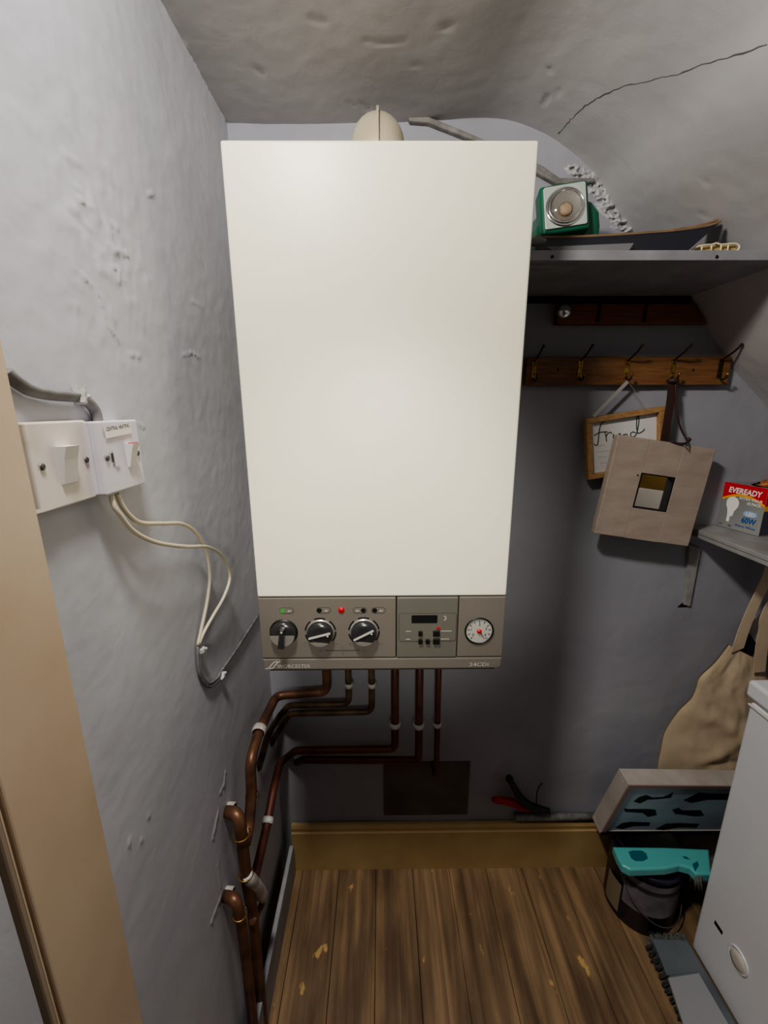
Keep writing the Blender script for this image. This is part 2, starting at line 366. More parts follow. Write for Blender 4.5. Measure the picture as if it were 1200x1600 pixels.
A, B = np.meshgrid(sl, yy, indexing='ij'); D = .0022*nfield(A, B, 5, 7.7, 2)+.0005*nfield(A, B, 34, 2.2, 2)
def sc(pts):
    out = []
    for p in pts:
        q = soffit(*p); out.append((float(np.interp(q.x, PS[:, 0], sl)), q.y))
    return out
for pts, w, h in [([(400, 105), (409, 115)], .007, .006), ([(695, 42), (701, 40)], .009, .007), ([(857, 108), (861, 111)], .006, .005), ([(850, 163), (856, 150)], .006, .005), ([(872, 148), (874, 140)], .006, .004),
                  ([(648, 100), (653, 103)], .006, .004), ([(572, 64), (600, 67), (632, 64)], .006, .004), ([(545, 158), (552, 165)], .006, .004), ([(565, 160), (575, 170)], .006, .005), ([(490, 30), (505, 35)], .01, .004),
                  ([(285, 70), (290, 78)], .007, -.006), ([(1100, 282), (1106, 290)], .006, .003), ([(1095, 335), (1102, 340)], .005, .003)]:
    D += .55*h*np.exp(-(polyd(A, B, sc(pts))/(w*.6))**2)
tx = np.gradient(PS[:, 0], sl); tz = np.gradient(PS[:, 1], sl)
CE = gridmesh('ceiling', np.stack([PS[:, 0, None]-tz[:, None]*D, B, H+PS[:, 1, None]+tx[:, None]*D], -1)[::-1], K['ceil'])
crk = [(873, 209), (886, 195), (895, 183), (915, 165), (930, 156), (945, 147), (975, 134), (1010, 127), (1035, 119), (1060, 114), (1100, 100), (1150, 85), (1200, 68)]
cp = []
for i, p in enumerate(spline([V((a, b, 0)) for a, b in crk], 4)):
    q = soffit(p.x+random.uniform(-1.5, 1.5), p.y+random.uniform(-1.5, 1.5)); i0 = int(np.argmin(abs(PS[:, 0]-q.x))); sq = float(sl[i0]); d_ = .0022*noise.fractal(V((sq*5, q.y*5, 7.7)), 1., 2., 2)+.0005*noise.fractal(V((sq*34, q.y*34, 2.2)), 1., 2., 2); cp.append(q+V((-tz[i0], 0, tx[i0]))*(d_+.0003))
MB().tube(cp, [.0007+.0006*random.random() for _ in cp], 6).build('crack', K['crack'], CE, label='thin dark plaster crack running across the sloping soffit')

# back wall
x = np.arange(XL, 1.46, .007); z = np.arange(0, 2.09, .007); A, B = np.meshgrid(x, z, indexing='ij')
D = .0022*nfield(A, B, 6, 3.3, 2)+.0005*nfield(A, B, 36, 6.1, 2)
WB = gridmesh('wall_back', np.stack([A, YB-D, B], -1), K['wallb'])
# rough broken plaster where the soffit meets the back wall, and the diagonal ledge
def rough(u, v):
    px, py = 868+125*u, 255+108*v
    d, h = 1e9, 0
    for (ax, ay), (bx2, by2) in zip([(892, 262), (925, 280), (940, 305)], [(925, 280), (940, 305), (982, 357)]):
        t = max(0, min(1, ((px-ax)*(bx2-ax)+(py-ay)*(by2-ay))/((bx2-ax)**2+(by2-ay)**2))); d = min(d, math.hypot(px-ax-t*(bx2-ax), py-ay-t*(by2-ay)))
    m_ = math.exp(-(d/(9+9*v))**2)
    n1 = 1-abs(nz(px*.09, py*.09, 2.1))*2; n2 = nz(px*.22, py*.22, 5.5)
    h = m_*(.010*n1+.007*n2)-.0035*(1-m_)
    if n2 < -.38 and m_ > .5: h -= .006
    return at(px, py, y=YB-h)
b = MB(); b.grid(rough, 90, 80)
b.build('broken_plaster', K['ceil'], WB, smooth=True, label='crumbly broken plaster at the edge of the soffit')
lp = [at(px, py, y=YB-.004) for px, py in [(636, 186), (668, 186), (730, 211), (845, 262), (872, 281), (926, 281), (927, 288), (868, 291), (845, 278), (745, 226), (668, 196), (640, 194)]]
Mb = frame(V((0, YB-.002, 0)), (1, 0, 0), (0, 0, 1))
struct(MB().prism([(p.x, p.z) for p in lp], .012, Mb, bev=.003).build('trim_1', K['plaster']))
p0, p1 = at(600, 1190, y=YB), at(730, 1271, y=YB)
MB().box((0, 0, 0), (p1.x-p0.x, .004, p0.z-p1.z), Matrix.Translation(((p0.x+p1.x)/2, YB-.002, (p0.z+p1.z)/2)), .001).build('wall_patch', K['patch'], WB, label='dark brown square patch on the wall under the boiler')
p0 = at(1067, 943, y=YB)
MB().prism([(-.013, -.008), (.012, -.008), (.012, .005), (.0, .005)], .002, onback(1066, 944, YB-.001)).build('wall_hole', K['black'], WB, label='small black hole in the wall')

# floor boards
b = MB(); W = .118; x0 = -.0354-W*3-.0
sx = at(530, 1365, z=0).x
bounds = [sx+W*k for k in range(-4, 14)]
for a, c in zip(bounds, bounds[1:]):
    a = max(a, -.36); c = min(c, 1.46)
    if c-a < .01: continue
    b.box(((a+c)/2, .02, -.012), (c-a-.0012, 2.1, .024), I4, .0008, 1)
b.box((.55, .02, -.026), (1.85, 2.1, .006))
fl = b.build('floor', K['floor']); struct(fl)
# right-hand and rear walls (out of the picture, but they close the cupboard)
struct(MB().box((1.475, .03, .5), (.03, 2.1, 1.0)).build('wall_right', K['wall']))
# skirting boards
b = MB()
xs0 = at(459, 1357, y=1.037).x
prof = [(0, 0), (.016, 0), (.016, .148), (.0125, .152), (.0125, .158), (.0135, .165), (.010, .1755), (0, .1755)]
b.prism(prof, .95-xs0, frame(V((.95, YB-.003, 0)), (0, -1, 0), (0, 0, 1)))
o = b.build('baseboard_back', K['skirt']); struct(o)
MB().prism([(0, 0), (.085, -.001), (.085, -.009), (0, -.007)], .003, onback(625, 1358, 1.0375)).build('gap', K['black'], o, label='dark gap between skirting and floorboards')
b = MB(); b.box((-.287, .70, .058), (.013, .655, .116), I4, .003)
struct(b.build('baseboard_left', K['greywood']))
# door frame on the left wall
b = MB(); ya, yb = at(103, 1600, x=XL+.014).y, .3655
b.box((XL+.006, (ya+yb)/2, 1.02), (.016, yb-ya, 2.04), I4, .002)
struct(b.build('trim_2', K['beige']))
y0b, y1b = at(85, 1600, x=XL+.012).y, at(97, 1600, x=XL+.012).y
b = MB(); b.box((XL+.005, (y0b+y1b)/2, 1.02), (.016, y1b-y0b, 2.04), I4, .004, 3); struct(b.build('trim_3', K['beige']))
yd = at(64, 1600, x=XL+.006).y
struct(MB().box((XL-.012, (yd+ya)/2, 1.02), (.02, ya-yd, 2.04)).build('shadow_strip', K['plaster']))  # dark strip in place of the shadow beside the bead
struct(MB().box((XL-.004, (yd-1.02)/2, 1.02), (.025, yd+1.02, 2.04)).build('wall_left_near', K['wall']))

# ------------------------------------------------------------------ boiler
ZT, ZB = H+.367, H+.367-.85; bx0, bx1 = -.224, .226; zp = at(600, 932, y=YF).z; zq = at(600, 1028, y=YF).z
boiler = thing('boiler', 'tall white wall-hung boiler with grey control panel on the back wall', 'boiler', (0, .88, ZB))
cx = (bx0+bx1)/2
MB().box((cx, (YF+.024+YB-.004)/2, (ZT+ZB+.012)/2), (bx1-bx0-.004, YB-.004-YF-.024, ZT-ZB-.014), I4, .004).build('casing', K['boiler'], boiler)
MB().box((cx, YF+.012, (ZT+zp)/2), (bx1-bx0, .024, ZT-zp), I4, .0035, 3).build('front_panel', K['boiler'], boiler)
def pxr(px): return px*.0013          # rough, replaced per-plane below
k = (at(700, 980, y=YF).x-at(500, 980, y=YF).x)/200      # metres per pixel across the fascia
def P(px, py, d=0): return frame(at(px, py, y=YF)+V((0, -d, 0)), (1, 0, 0), (0, 0, 1))
def X(px, py=980): return at(px, py, y=YF).x
def panel(xa, xb, za, zb, name, m, dy=0, thick=.022):
    return MB().box(((xa+xb)/2, YF+thick/2-dy, (za+zb)/2), (xb-xa, thick, za-zb), I4, .0018).build(name, m, boiler)
xa, xb = X(619.3), X(715.2)
cp_ = panel(bx0, xa-.0008, zp-.0018, zq+.001, 'control_panel', K['fascia'])
pp_ = panel(xa+.0008, xb-.0008, zp-.0018, zq+.001, 'programmer_panel', K['fascia2'], .001)
gp_ = panel(xb+.0008, bx1, zp-.0018, zq+.001, 'gauge_panel', K['fascia'])
MB().box((cx, YF+.016, (zp+zq)/2), (bx1-bx0-.006, .02, zp-zq+.01)).build('panel_backing', K['black'], boiler)
zs = ZB+.004
np_ = MB().prism([(-(bx1-bx0)/2, zq-.001-zs), ((bx1-bx0)/2, zq-.001-zs), ((bx1-bx0)/2-.001, .004), ((bx1-bx0)/2-.008, 0), (-(bx1-bx0)/2+.008, 0), (-(bx1-bx0)/2+.001, .004)], .024, frame(V((cx, YF+.024, zs)), (1, 0, 0), (0, 0, 1)), .002).build('lower_strip', K['fascia'], boiler)
MB().box((cx, YF+.03, zs-.003), (bx1-bx0-.02, .05, .006), I4, .002).build('bottom_tray', K['fasciad'], boiler)
# lettering
MB().mesh(text('WORCESTER', P(433.5, 1043.7, .0006), 6.4*k, bold=.012, fit=53*k)).build('lettering', K['ink'], np_)
b = MB()
for dx in (0, 6):
    pts = [(415+dx, 1045), (421+dx, 1043.5), (424+dx, 1039), (428+dx, 1035), (434+dx*.7, 1033)]
    b.strip([P(*p, .0006).translation for p in pts], V((k*.9, 0, -k*.7)), .0004)
b.build('emblem', K['ink'], np_)
MB().mesh(text('24CDi', P(733, 1040.5, .0006), 6.3*k, bold=.02, fit=31*k)).build('lettering', K['ink'], np_)
# dials
def arcseg(r0, r1, a0, a1, n=6):
    A_ = [math.radians(a0+(a1-a0)*i/n) for i in range(n+1)]
    return [(r1*math.cos(a), r1*math.sin(a)) for a in A_]+[(r0*math.cos(a), r0*math.sin(a)) for a in A_[::-1]]
def dial(px, py, kind, ang):
    M = P(px, py, 0); r = 20*k
    sc_ = MB()
    if kind == 'line':
        for a in (70, 10, 130, 190, -40): sc_.prism(arcseg(r*1.13, r*1.24, a, a+42), .0006, M)
    else:
        for a in (30, 76, 120): sc_.prism(arcseg(r*1.02, r*1.1, a, a+30), .0006, M)
    sc_.build('dial_scale', K['black'], cp_)
    d = MB().lathe([(r*1.1, 0), (r*1.1, .0015), (r*1.0, .002), (r*1.0, .0022)], M).build('dial_ring', K['silver'] if kind == 'line' else K['black'], cp_)
    kb = MB().lathe([(r*1.0, .001), (r, .010), (r*.93, .0125), (r*.5, .0132), (0, .0132)], M).build('dial', K['knob'], cp_)
    if kind == 'line':
        R_ = M @ Matrix.Rotation(math.radians(ang), 4, 'Z')
        MB().box((0, r*.0, .0145), (r*1.74, r*.13, .004), R_, .0006).build('pointer_ridge', K['ink'], cp_)
        MB().prism([(r*.93*math.cos(a), r*.93*math.sin(a)) for a in [math.radians(215+100*i/12) for i in range(13)]], .0006, M @ Matrix.Translation((0, 0, .0132))).build('dial_face', K['silver'], cp_)
        MB().prism(circ(r*.08, 10, r*.62*math.cos(math.radians(ang-18)), r*.62*math.sin(math.radians(ang-18))), .0006, M @ Matrix.Translation((0, 0, .0132))).build('dial_dot', K['wht'], cp_)
    else:
        MB().prism([(r*.93*math.cos(a), r*.93*math.sin(a)) for a in [math.radians(180+180*i/16) for i in range(17)]], .0006, M @ Matrix.Translation((0, 0, .0132))).build('dial_face', K['silver'], cp_)
        R_ = M @ Matrix.Rotation(math.radians(ang), 4, 'Z')
        MB().prism([(-r*.17, r*.7), (r*.17, r*.7), (r*.24, -r*.95), (-r*.24, -r*.95)], .011, R_ @ Matrix.Translation((0, 0, .012)), .002).build('dial_grip', K['knob'], cp_)
        MB().prism(circ(r*.09, 10, 0, r*.52), .0006, R_ @ Matrix.Translation((0, 0, .0232))).build('dial_dot', K['ink'], cp_)
dial(443.5, 987.5, 'grip', -7); dial(500.8, 987.8, 'line', 15); dial(568.7, 986.8, 'line', 28)
def pill(px, py, dot, dcol):
    MB().prism(rrect(22*k, 10*k, 4.9*k), .0005, P(px, py)).build('indicator_surround', K['fasciad'], cp_)
    MB().prism(rrect(20.5*k, 8.4*k, 4.1*k), .0008, P(px, py)).build('indicator_window', K['fascia'], cp_)
    MB().prism(circ(3.9*k, 16), .0012, P(px+dot, py)).build('indicator_lamp', dcol, cp_)
    MB().prism([(-3*k, -1.8*k), (-1*k, 1.8*k), (.6*k, -.6*k), (2.8*k, 1.8*k), (2*k, -1.8*k)], .001, P(px-dot*.65, py)).build('indicator_symbol', K['ink'], cp_)
pill(448, 954, -6.5, K['green']); pill(505.5, 953.5, -6.5, K['black']); pill(562.3, 953.5, 5.5, K['black']); pill(591.5, 953.5, -6, K['black'])
MB().lathe([(5.2*k, 0), (5*k, .001), (3.4*k, .0025), (0, .003)], P(533.3, 953.3), 20).build('indicator_lamp', K['red'], cp_, label='red warning lamp')
b = MB()
b.box((0, 0, .0003), (55*k, .9*k, .0006), P(535, 1016)); b.build('slider_line', K['fasciad'], cp_)
b = MB()
for px, py, w, h in [(535.5, 1012, 2.2, 6), (536, 1020, 3.2, 7), (501, 1016.5, 5, 4), (568, 1016.5, 5, 4), (525, 1005.5, 9, 2), (549, 1005, 7, 2), (593.5, 1005, 9, 2)]:
    MB().prism(rrect(w*k, h*k, .8*k, 3), .0004, P(px, py)).build('panel_mark', K['fascia2'], cp_)
MB().prism(arcseg(3*k, 3.6*k, 0, 359, 20), .0004, P(478, 1006)).build('panel_mark', K['fascia2'], cp_)
# programmer
rr = rrect(90*k, 48.5*k, 5*k); rr2 = rrect(88.6*k, 47.1*k, 4.4*k)
MB().prism(rr, .0006, P(668, 979.5, .001)).build('programmer_outline', K['fasciad'], pp_)
MB().prism(rr2, .001, P(668, 979.5, .001)).build('programmer_face', K['fascia2'], pp_)
MB().prism(rrect(40*k, 13.2*k, .8*k, 2), .0016, P(663, 966.5, .001)).build('display', K['black'], pp_)
for px, py, w, h in [(656.7, 988.6, 6.5, 8.5), (656.7, 1001, 6.5, 8.5), (668, 1001, 6.5, 8.5), (681.5, 988.6, 10.5, 9.5), (681.5, 1001, 10.5, 9.5)]:
    MB().prism(rrect(w*k, h*k, 1.2*k, 3), .004, P(px, py, .001), .0006).build('button', K['black'], pp_)
MB().prism(rrect(6*k, 3*k, 1.2*k, 3), .003, P(684.5, 980.5, .001)).build('indicator_lamp', K['red'], pp_)
b = MB()
for px, py, w in [(638, 985.5, 8), (637.5, 998, 7), (697, 985, 17), (695, 997.5, 13)]: MB().box((0, 0, .0012), (w*k, 1.2*k, .0004), P(px, py, .001)).build('programmer_mark', K['ink'], pp_)
MB().prism(arcseg(2.6*k, 4.4*k, -80, 80), .0014, P(693, 965, .001)).build('programmer_mark', K['ink'], pp_)
# pressure gauge
M = P(748.5, 985.7); r = 23*k
MB().lathe([(r, 0), (r, .002), (r*.92, .003), (r*.88, .001)], M).build('gauge_bezel', K['black'], gp_)
MB().lathe([(r*.9, .0008), (0, .0012)], M).build('gauge_face', K['ink'], gp_)
b = MB()
for i in range(11):
    a = math.radians(225-27*i); b.box((r*.72, 0, .0014), (r*.16, r*.04, .0005), M @ Matrix.Rotation(a, 4, 'Z'))
for j, (a, s_) in enumerate([(215, '0'), (165, '1'), (90, '2'), (20, '3'), (-35, '4')]):
    b.mesh(text(s_, M @ Matrix.Translation((r*.5*math.cos(math.radians(a))-r*.06, r*.5*math.sin(math.radians(a))-r*.08, .0016)), r*.2))
b.build('gauge_marks', K['scriptk'], gp_)
MB().prism([(-r*.1, -r*.05), (r*.74, 0), (-r*.1, r*.05)], .0008, M @ Matrix.Rotation(math.radians(-55), 4, 'Z') @ Matrix.Translation((0, 0, .002))).build('gauge_needle', K['scriptk'], gp_)
MB().lathe([(r*.17, .002), (r*.15, .004), (0, .005)], M, 16).build('gauge_hub', K['red'], gp_)

# flue elbow on top of the boiler
fx = at(590, 190, y=.86).x
fl_ = thing('flue_elbow', 'cream metal flue elbow standing on top of the boiler', 'flue', (fx, .86, ZT))
path = fillet([(fx, .862, ZT-.002), (fx, .862, H+.457), (fx, YB-.002, H+.466)], .085, 10)
MB().tube(path, .0475, 28).build('elbow', K['flue'], fl_)
sp_ = [V((0, p.y, p.z)) for p in path]
o_ = []; i_ = []
for j, p in enumerate(path):
    d = (path[min(j+1, len(path)-1)]-path[max(j-1, 0)]).normalized(); nrm = V((0, -d.z, d.y))
    o_.append(p+nrm*.0535); i_.append(p+nrm*.04)
b = MB(); b.strip([(u+w)/2 for u, w in zip(o_, i_)], [(u-w)/2 for u, w in zip(o_, i_)], .004); b.build('seam_flange', K['flue'], fl_)
MB().lathe([(.0475, 0), (.056, .0), (.056, .006), (.0475, .008)], Matrix.Translation((fx, .862, ZT))).build('collar', K['flue'], fl_)

# ------------------------------------------------------------------ switches and cables on the left wall
def switch(name, label, corners, xf, m, size=.081):
    c = sum((at(px, py, x=xf) for px, py in corners), V())/4
    t = thing(name, label, 'light switch' if 'light' in name else 'switch', (XL, c.y, c.z-size/2))
    M = frame(c, (0, 1, 0), (0, 0, 1)); return t, M, c
cor = [(39.6, 660), (135, 659), (157, 774.6), (62.5, 802.7)]
t, M, c = switch('light_switch', 'grubby white square light switch next to the door frame', cor, -.308, K['whited'])
hw = .0395
MB().box((0, 0, -.0055), (2*hw, .0815, .009), M, .0018).build('switch_plate', K['whited'], t)
MB().box((0, 0, -.0125), (2*hw-.006, .075, .009), M).build('back_box', K['greywood'], t)
def rocker(t, M, px0, px1, X_, w, h, tilt, m, name='rocker'):
    cc = (at(*px0, x=X_)+at(*px1, x=X_))/2; R_ = frame(cc, (0, 1, 0), (0, 0, 1))
    b = MB(); b.prism([(-h/2, -.002), (h/2, -.002), (h/2, .0095), (h*.15, .006), (-h/2, .002)], w, R_ @ Matrix.Rotation(PI/2, 4, 'Z') @ Matrix.Rotation(PI/2, 4, 'X') @ Matrix.Translation((0, 0, -w/2)), .0006)
    return b.build(name, m, t), R_
rocker(t, M, (91, 702), (116, 748), -.308, .019, .036, 0, K['white'])
def screw(t, px, py, X_):
    R_ = onleft(px, py, X_)
    s_ = MB().lathe([(.0033, 0), (.003, .0006), (0, .0008)], R_, 16).build('screw', K['steel'], t)
    MB().box((0, 0, .0008), (.005, .0009, .0005), R_ @ Matrix.Rotation(.8, 4, 'Z')).build('screw_slot', K['black'], s_)
screw(t, 66.5, 729.5, -.308); screw(t, 135.5, 718.5, -.308)
MB().prism([(-.028, 0), (.005, .0), (.009, .0025), (-.005, .003), (-.028, .005)], .0003, frame(at(77, 797, x=-.3078), (0, 1, 0), (0, 0, 1))).build('paint_smear', K['whited'], t)
cor2 = [(148, 660), (214.6, 655.8), (230, 752.7), (167.7, 775.6)]
t, M, c = switch('heating_switch', 'white fused switch with a stuck-on paper strip and red-tipped rocker', cor2, -.296, K['lilacwhite'])
hw = .0385
MB().box((0, 0, -.0055), (2*hw, .0785, .009), M, .0018).build('switch_plate', K['lilacwhite'], t)
MB().box((0, 0, -.0175), (2*hw-.001, .0775, .016), M, .001).build('back_box', K['lilacwhite'], t)
ro, R_ = rocker(t, M, (195.5, 694), (211, 726), -.296, .013, .027, 0, K['white'])
MB().box((-.0005, .0135, .0058), (.0100, .0016, .0068), R_).build('red_tip', K['red'], ro, label='red tip of the rocker')
screw(t, 168, 716, -.296); screw(t, 215.5, 708, -.296)
MB().box((0, 0, .0004), (.0024, .010, .0008), onleft(175.5, 715, -.296)).build('fuse_slot', K['black'], t)
MB().prism(rrect(.0075, .0185, .001, 3), .0003, onleft(182, 716, -.296)).build('fuse_holder', K['lilacwhite'], t)
L0, L1 = at(164.5, 679.5, x=-.296), at(203, 667, x=-.296)
lb = MB().box((0, 0, .0002), (L1.y-L0.y+.001, .0115, .0005), frame((L0+L1)/2+V((0, 0, 0)), (0, 1, .06), (0, 0, 1))).build('label_strip', K['wht'], t)
MB().mesh(text('CENTRAL HEATING', frame(L0+V((.0006, .002, .0038)), (0, 1, .06), (0, 0, 1)), .0042, bold=.012, fit=L1.y-L0.y-.004)).build('label_lettering', K['scriptk'], lb)

def cabpts(L, x0, x1, mid): 
    n = len(L); return [at(px, py, x=x0+(x1-x0)*i/(n-1)+mid*math.sin(PI*i/(n-1))) for i, (px, py) in enumerate(L)]
g = 'heating switch cables'
ca = [(183, 772), (191, 790), (203, 806), (221, 817), (253, 818), (286, 819), (308, 835), (322, 864), (328, 897), (324, 937), (316, 976), (309, 1008)]
cb = [(174, 775), (178, 790), (189, 806), (210, 831), (246, 848), (290, 854), (326, 855), (348, 871), (359, 900), (351, 930), (333, 962), (319, 987), (311, 1006)]
tag(MB().tube(spline(cabpts(ca, -.303, XL+.005, .006)), .0029, 10).build('cable', K['cable']), 'upper cream cable with the smaller loop below the heating switch', 'cable', g)
tag(MB().tube(spline(cabpts(cb, -.303, XL+.006, .014)), .0029, 10).build('cable', K['cable']), 'lower cream cable bulging furthest out below the heating switch', 'cable', g)
for i, off in enumerate((0, 5)):
    gc = [(309+off*.3, 1010), (309+off*.4, 1030), (313+off*.5, 1056-off*.3), (326, 1073-off), (340, 1063-off*.9), (346, 1051-off*.6), (370, 1016-off*.6), (388, 987-off*.4), (404, 962-off*.3)]
    tag(MB().tube(spline(cabpts(gc, XL+.004, XL+.004, 0)), .0027, 8).build('cable', K['gcable']),
        ['outer grey-painted cable looping under the clip and up to the boiler', 'inner grey-painted cable looping under the clip and up to the boiler'][i], 'cable', 'grey-painted cables to the boiler')
def clip(px, py, w, h, label, rot=0):
    M = onleft(px, py, XL+.0015) @ Matrix.Rotation(rot, 4, 'Z')
    b = MB(); b.prism([(-w/2, 0), (w/2, 0), (w/2, .008), (w*.2, .011), (-w*.2, .011), (-w/2, .008)], h, M @ Matrix.Rotation(PI/2, 4, 'X') @ Matrix.Translation((0, 0, -h/2)), .001)
    b.lathe([(.0025, 0), (.0025, .0125), (0, .0135)], M @ Matrix.Translation((w*.42, 0, 0)), 10)
    tag(b.build('cable_clip', K['clip']), label, 'cable clip', 'cable clips on the left wall')
clip(310, 1016, .013, .008, 'pale cable clip where the two cream cables meet'); clip(343, 1056, .014, .009, 'pale cable clip on the upturned grey cables near the boiler', .9)
clip(118, 619, .008, .016, 'pale clip on the thick grey cable above the switches', -.2)
gc = [(8, 581), (20, 592), (35, 603), (50, 611), (75, 617), (105, 620), (125, 622), (140, 631), (149, 643), (153, 660)]
tag(MB().tube(spline([at(px, py, x=XL+.006) for px, py in gc]), .0058, 10, .55).build('cable', K['gcable']), 'thick grey cable running from the door frame into the switches', 'cable')

# ------------------------------------------------------------------ copper pipes
def pipe(label, path, r, m, rad=.02, clips=(), tapes=(), group='copper pipes under the boiler', loops=(), wrap=None):
    pts = fillet(path, rad); root = thing('copper_pipe', label, 'pipe', pts[0], group)
    MB().tube(pts, r, 14).build('pipe_run', m, root)
    for p, d, rr_, hh in clips:
        q = frame(V(p), V(d).orthogonal(), V(d).cross(V(d).orthogonal()))
        MB().lathe([(rr_*.9, -hh/2), (rr_*1.1, -hh/2), (rr_*1.15, 0), (rr_*1.1, hh/2), (rr_*.9, hh/2)], q, 16).build('pipe_clip', K['clip'], root)
    for p, d, rr_, hh in tapes:
        q = frame(V(p), V(d).orthogonal(), V(d).cross(V(d).orthogonal()))
        MB().lathe([(rr_*.9, -hh/2), (rr_, -hh/2), (rr_*1.06, -hh*.2), (rr_*1.02, hh*.2), (rr_, hh/2), (rr_*.9, hh/2)], q, 18).build('tape_wrap', K['tape'], root)
    if wrap: MB().tube(spline(wrap, 3), [.009, .0115, .0125, .013, .013, .013, .013, .0135, .0135, .013, .012, .0105, .009][:len(spline(wrap, 3))], 14).build('tape_wrap', K['tape'], root)
    for p, d, rr_ in loops:
        q = frame(V(p), V(d).orthogonal(), V(d).cross(V(d).orthogonal()))
        MB().tube([q @ V((rr_*math.cos(2*PI*i/20), rr_*math.sin(2*PI*i/20), 0)) for i in range(21)], .0014, 6).build('wire_loop', K['brass'], root)
    return root
YP = .985; XP = -.284; zb = ZB+.004
def bk(px, py, Y=YP): return at(px, py, y=Y)
def lf(px, py, X_=XP): return at(px, py, x=X_)
def top(px, py, Y=YP): p = bk(px, py, Y); return V((p.x, p.y, zb))
dn = (0, 0, 1)
# three upper runs from the left of the boiler
pipe('uppermost of the copper pipes turning left under the boiler, wrapped in white tape', [top(511, 1075), bk(511, 1081), bk(432, 1087), lf(418, 1115, -.292), lf(404, 1145), lf(391, 1190), lf(393, 1240), lf(389, 1290), lf(383, 1320)], .0115, K['copper'], .022,
     tapes=[(lf(405, 1141), lf(404, 1145)-lf(412, 1120), .0155, .016)], loops=[(lf(394, 1243), dn, .014)])
pipe('second pipe turning left under the boiler, with a white clip', [top(545, 1095), bk(545, 1100), bk(452, 1102), lf(437, 1118, -.296), lf(418, 1150, -.300), lf(410, 1180, -.302), lf(404, 1200, XL)], .0085, K['bronze'], .02, clips=[(bk(545, 1070), dn, .010, .012)])
pipe('third pipe turning left under the boiler, lowest of the upper bundle', [top(581, 1095), bk(581, 1112), bk(452, 1115), lf(440, 1135, -.298), lf(430, 1150, -.302), lf(424, 1162, XL)], .0085, K['bronze'], .022, clips=[(bk(581, 1070), dn, .010, .012)])
pipe('thick red-brown copper pipe dropping from the boiler centre then turning left', [top(617, 1100), bk(617, 1170), bk(462, 1173), lf(446, 1185, -.296), lf(437, 1193, -.29), lf(428, 1230, -.287), lf(417, 1290, -.287), lf(403, 1350, -.288), lf(396, 1378, -.285)], .0105, K['copper2'], .018,
     clips=[(bk(617, 1131), dn, .014, .014), (lf(418, 1283, -.287), lf(428, 1230)-lf(417, 1290), .013, .014)])
pipe('thick brown pipe with clip and valve, turning left into the lower run', [top(654, 1100), bk(654, 1188), bk(474, 1187), lf(455, 1195, -.302), lf(440, 1215, XL)], .0105, K['copper2'], .016, clips=[(bk(654, 1132), dn, .014, .014)])
pipe('thin gas pipe dropping straight into the brown wall patch', [top(683, 1100), bk(682, 1195), bk(681, 1214), V((bk(681, 1218).x, YB-.004, bk(681, 1222).z))], .008, K['copper2'], .02, clips=[(bk(683, 1131), dn, .011, .012)])
# wall elbows and risers at the bottom left
gl = 'copper pipes along the left wall'
pipe('copper elbow pipe coming out of the left wall, upper of two', [V((XL, lf(353, 1268, XL).y, lf(353, 1268, XL).z)), lf(372, 1271, -.287), lf(377, 1300, -.283), lf(384, 1366, -.283), lf(394, 1420, -.285), lf(402, 1500, -.288), V((-.288, lf(406, 1560, -.288).y, .0))], .0118, K['copper'], .024,
     tapes=[(V((XL+.006, lf(355, 1268, XL).y, lf(355, 1268, XL).z)), (1, 0, 0), .0165, .018)], group=gl, wrap=[lf(385, 1366, -.28), lf(391, 1374, -.277), lf(401, 1386, -.275), lf(409, 1398, -.275), lf(412, 1404, -.276)], loops=[(lf(377, 1303, -.283), dn, .0165), (lf(384, 1366, -.283), dn, .0145)])
pipe('copper elbow pipe coming out of the left wall, lower of two', [V((XL, lf(350, 1400, XL).y, lf(350, 1400, XL).z)), lf(368, 1404, -.288), lf(377, 1440, -.285), lf(386, 1510, -.285), V((lf(393, 1590, -.287).x, lf(393, 1590, -.287).y, .0))], .0105, K['copper'], .02,
     tapes=[(V((XL+.006, lf(352, 1400, XL).y, lf(352, 1400, XL).z)), (1, 0, 0), .0155, .02)], group=gl, loops=[(lf(375, 1428, -.285), dn, .0135)])
pipe('short bent copper offset between the white tape and the lower elbow', [lf(404, 1395, -.277), lf(411, 1410, -.277), lf(404, 1424, -.279), lf(394, 1440, -.282)], .007, K['copper'], .01, group=gl)
pipe('grey-painted pipe end lying along the top of the skirting', [V((bk(805, 1270, 1.043).x, 1.043, .199)), V((bk(935, 1270, 1.043).x, 1.043, .199))], .0105, K['gcable'], .01, group=None)

# ------------------------------------------------------------------ upper shelf and what stands on it
zs0 = H+.2465; zs1 = H+.2625
xr = lambda z: float(np.interp(-(z-H), [-p for p in PZ], PX))
sh = thing('shelf', 'long grey painted shelf across the alcove right of the boiler', 'shelf', (.45, .93, zs0))
b = MB(); b.prism([(.232, zs0), (xr(zs0)-.004, zs0), (xr(zs1)-.004, zs1), (.232, zs1)], YB-.803-.002, frame(V((0, YB-.002, 0)), (1, 0, 0), (0, 0, 1)), .001); b.build('shelf_board', K['greywood'], sh)
for px in (863, 1120):
    MB().lathe([(.0028, 0), (.0022, .0008), (0, .0008)], onback(px, 401, .802), 10).build('screw', K['black'], sh)
b = MB(); p0 = at(835, 462, y=YB); p1 = at(1072, 473, y=YB); b.box(((.232+p1.x)/2, YB-.009, zs0-.0065), (p1.x-.232, .014, .012)); b.build('batten', K['black'], sh)
q0, q1 = at(834, 413, z=zs0-.001), at(882, 428, z=zs0-.001)
MB().box(((.232+q1.x)/2, (q0.y+q1.y)/2, zs0-.0015), (q1.x-.232, q1.y-q0.y, .003)).build('patch', K['shelfw'], sh, label='pale rectangle under the shelf')
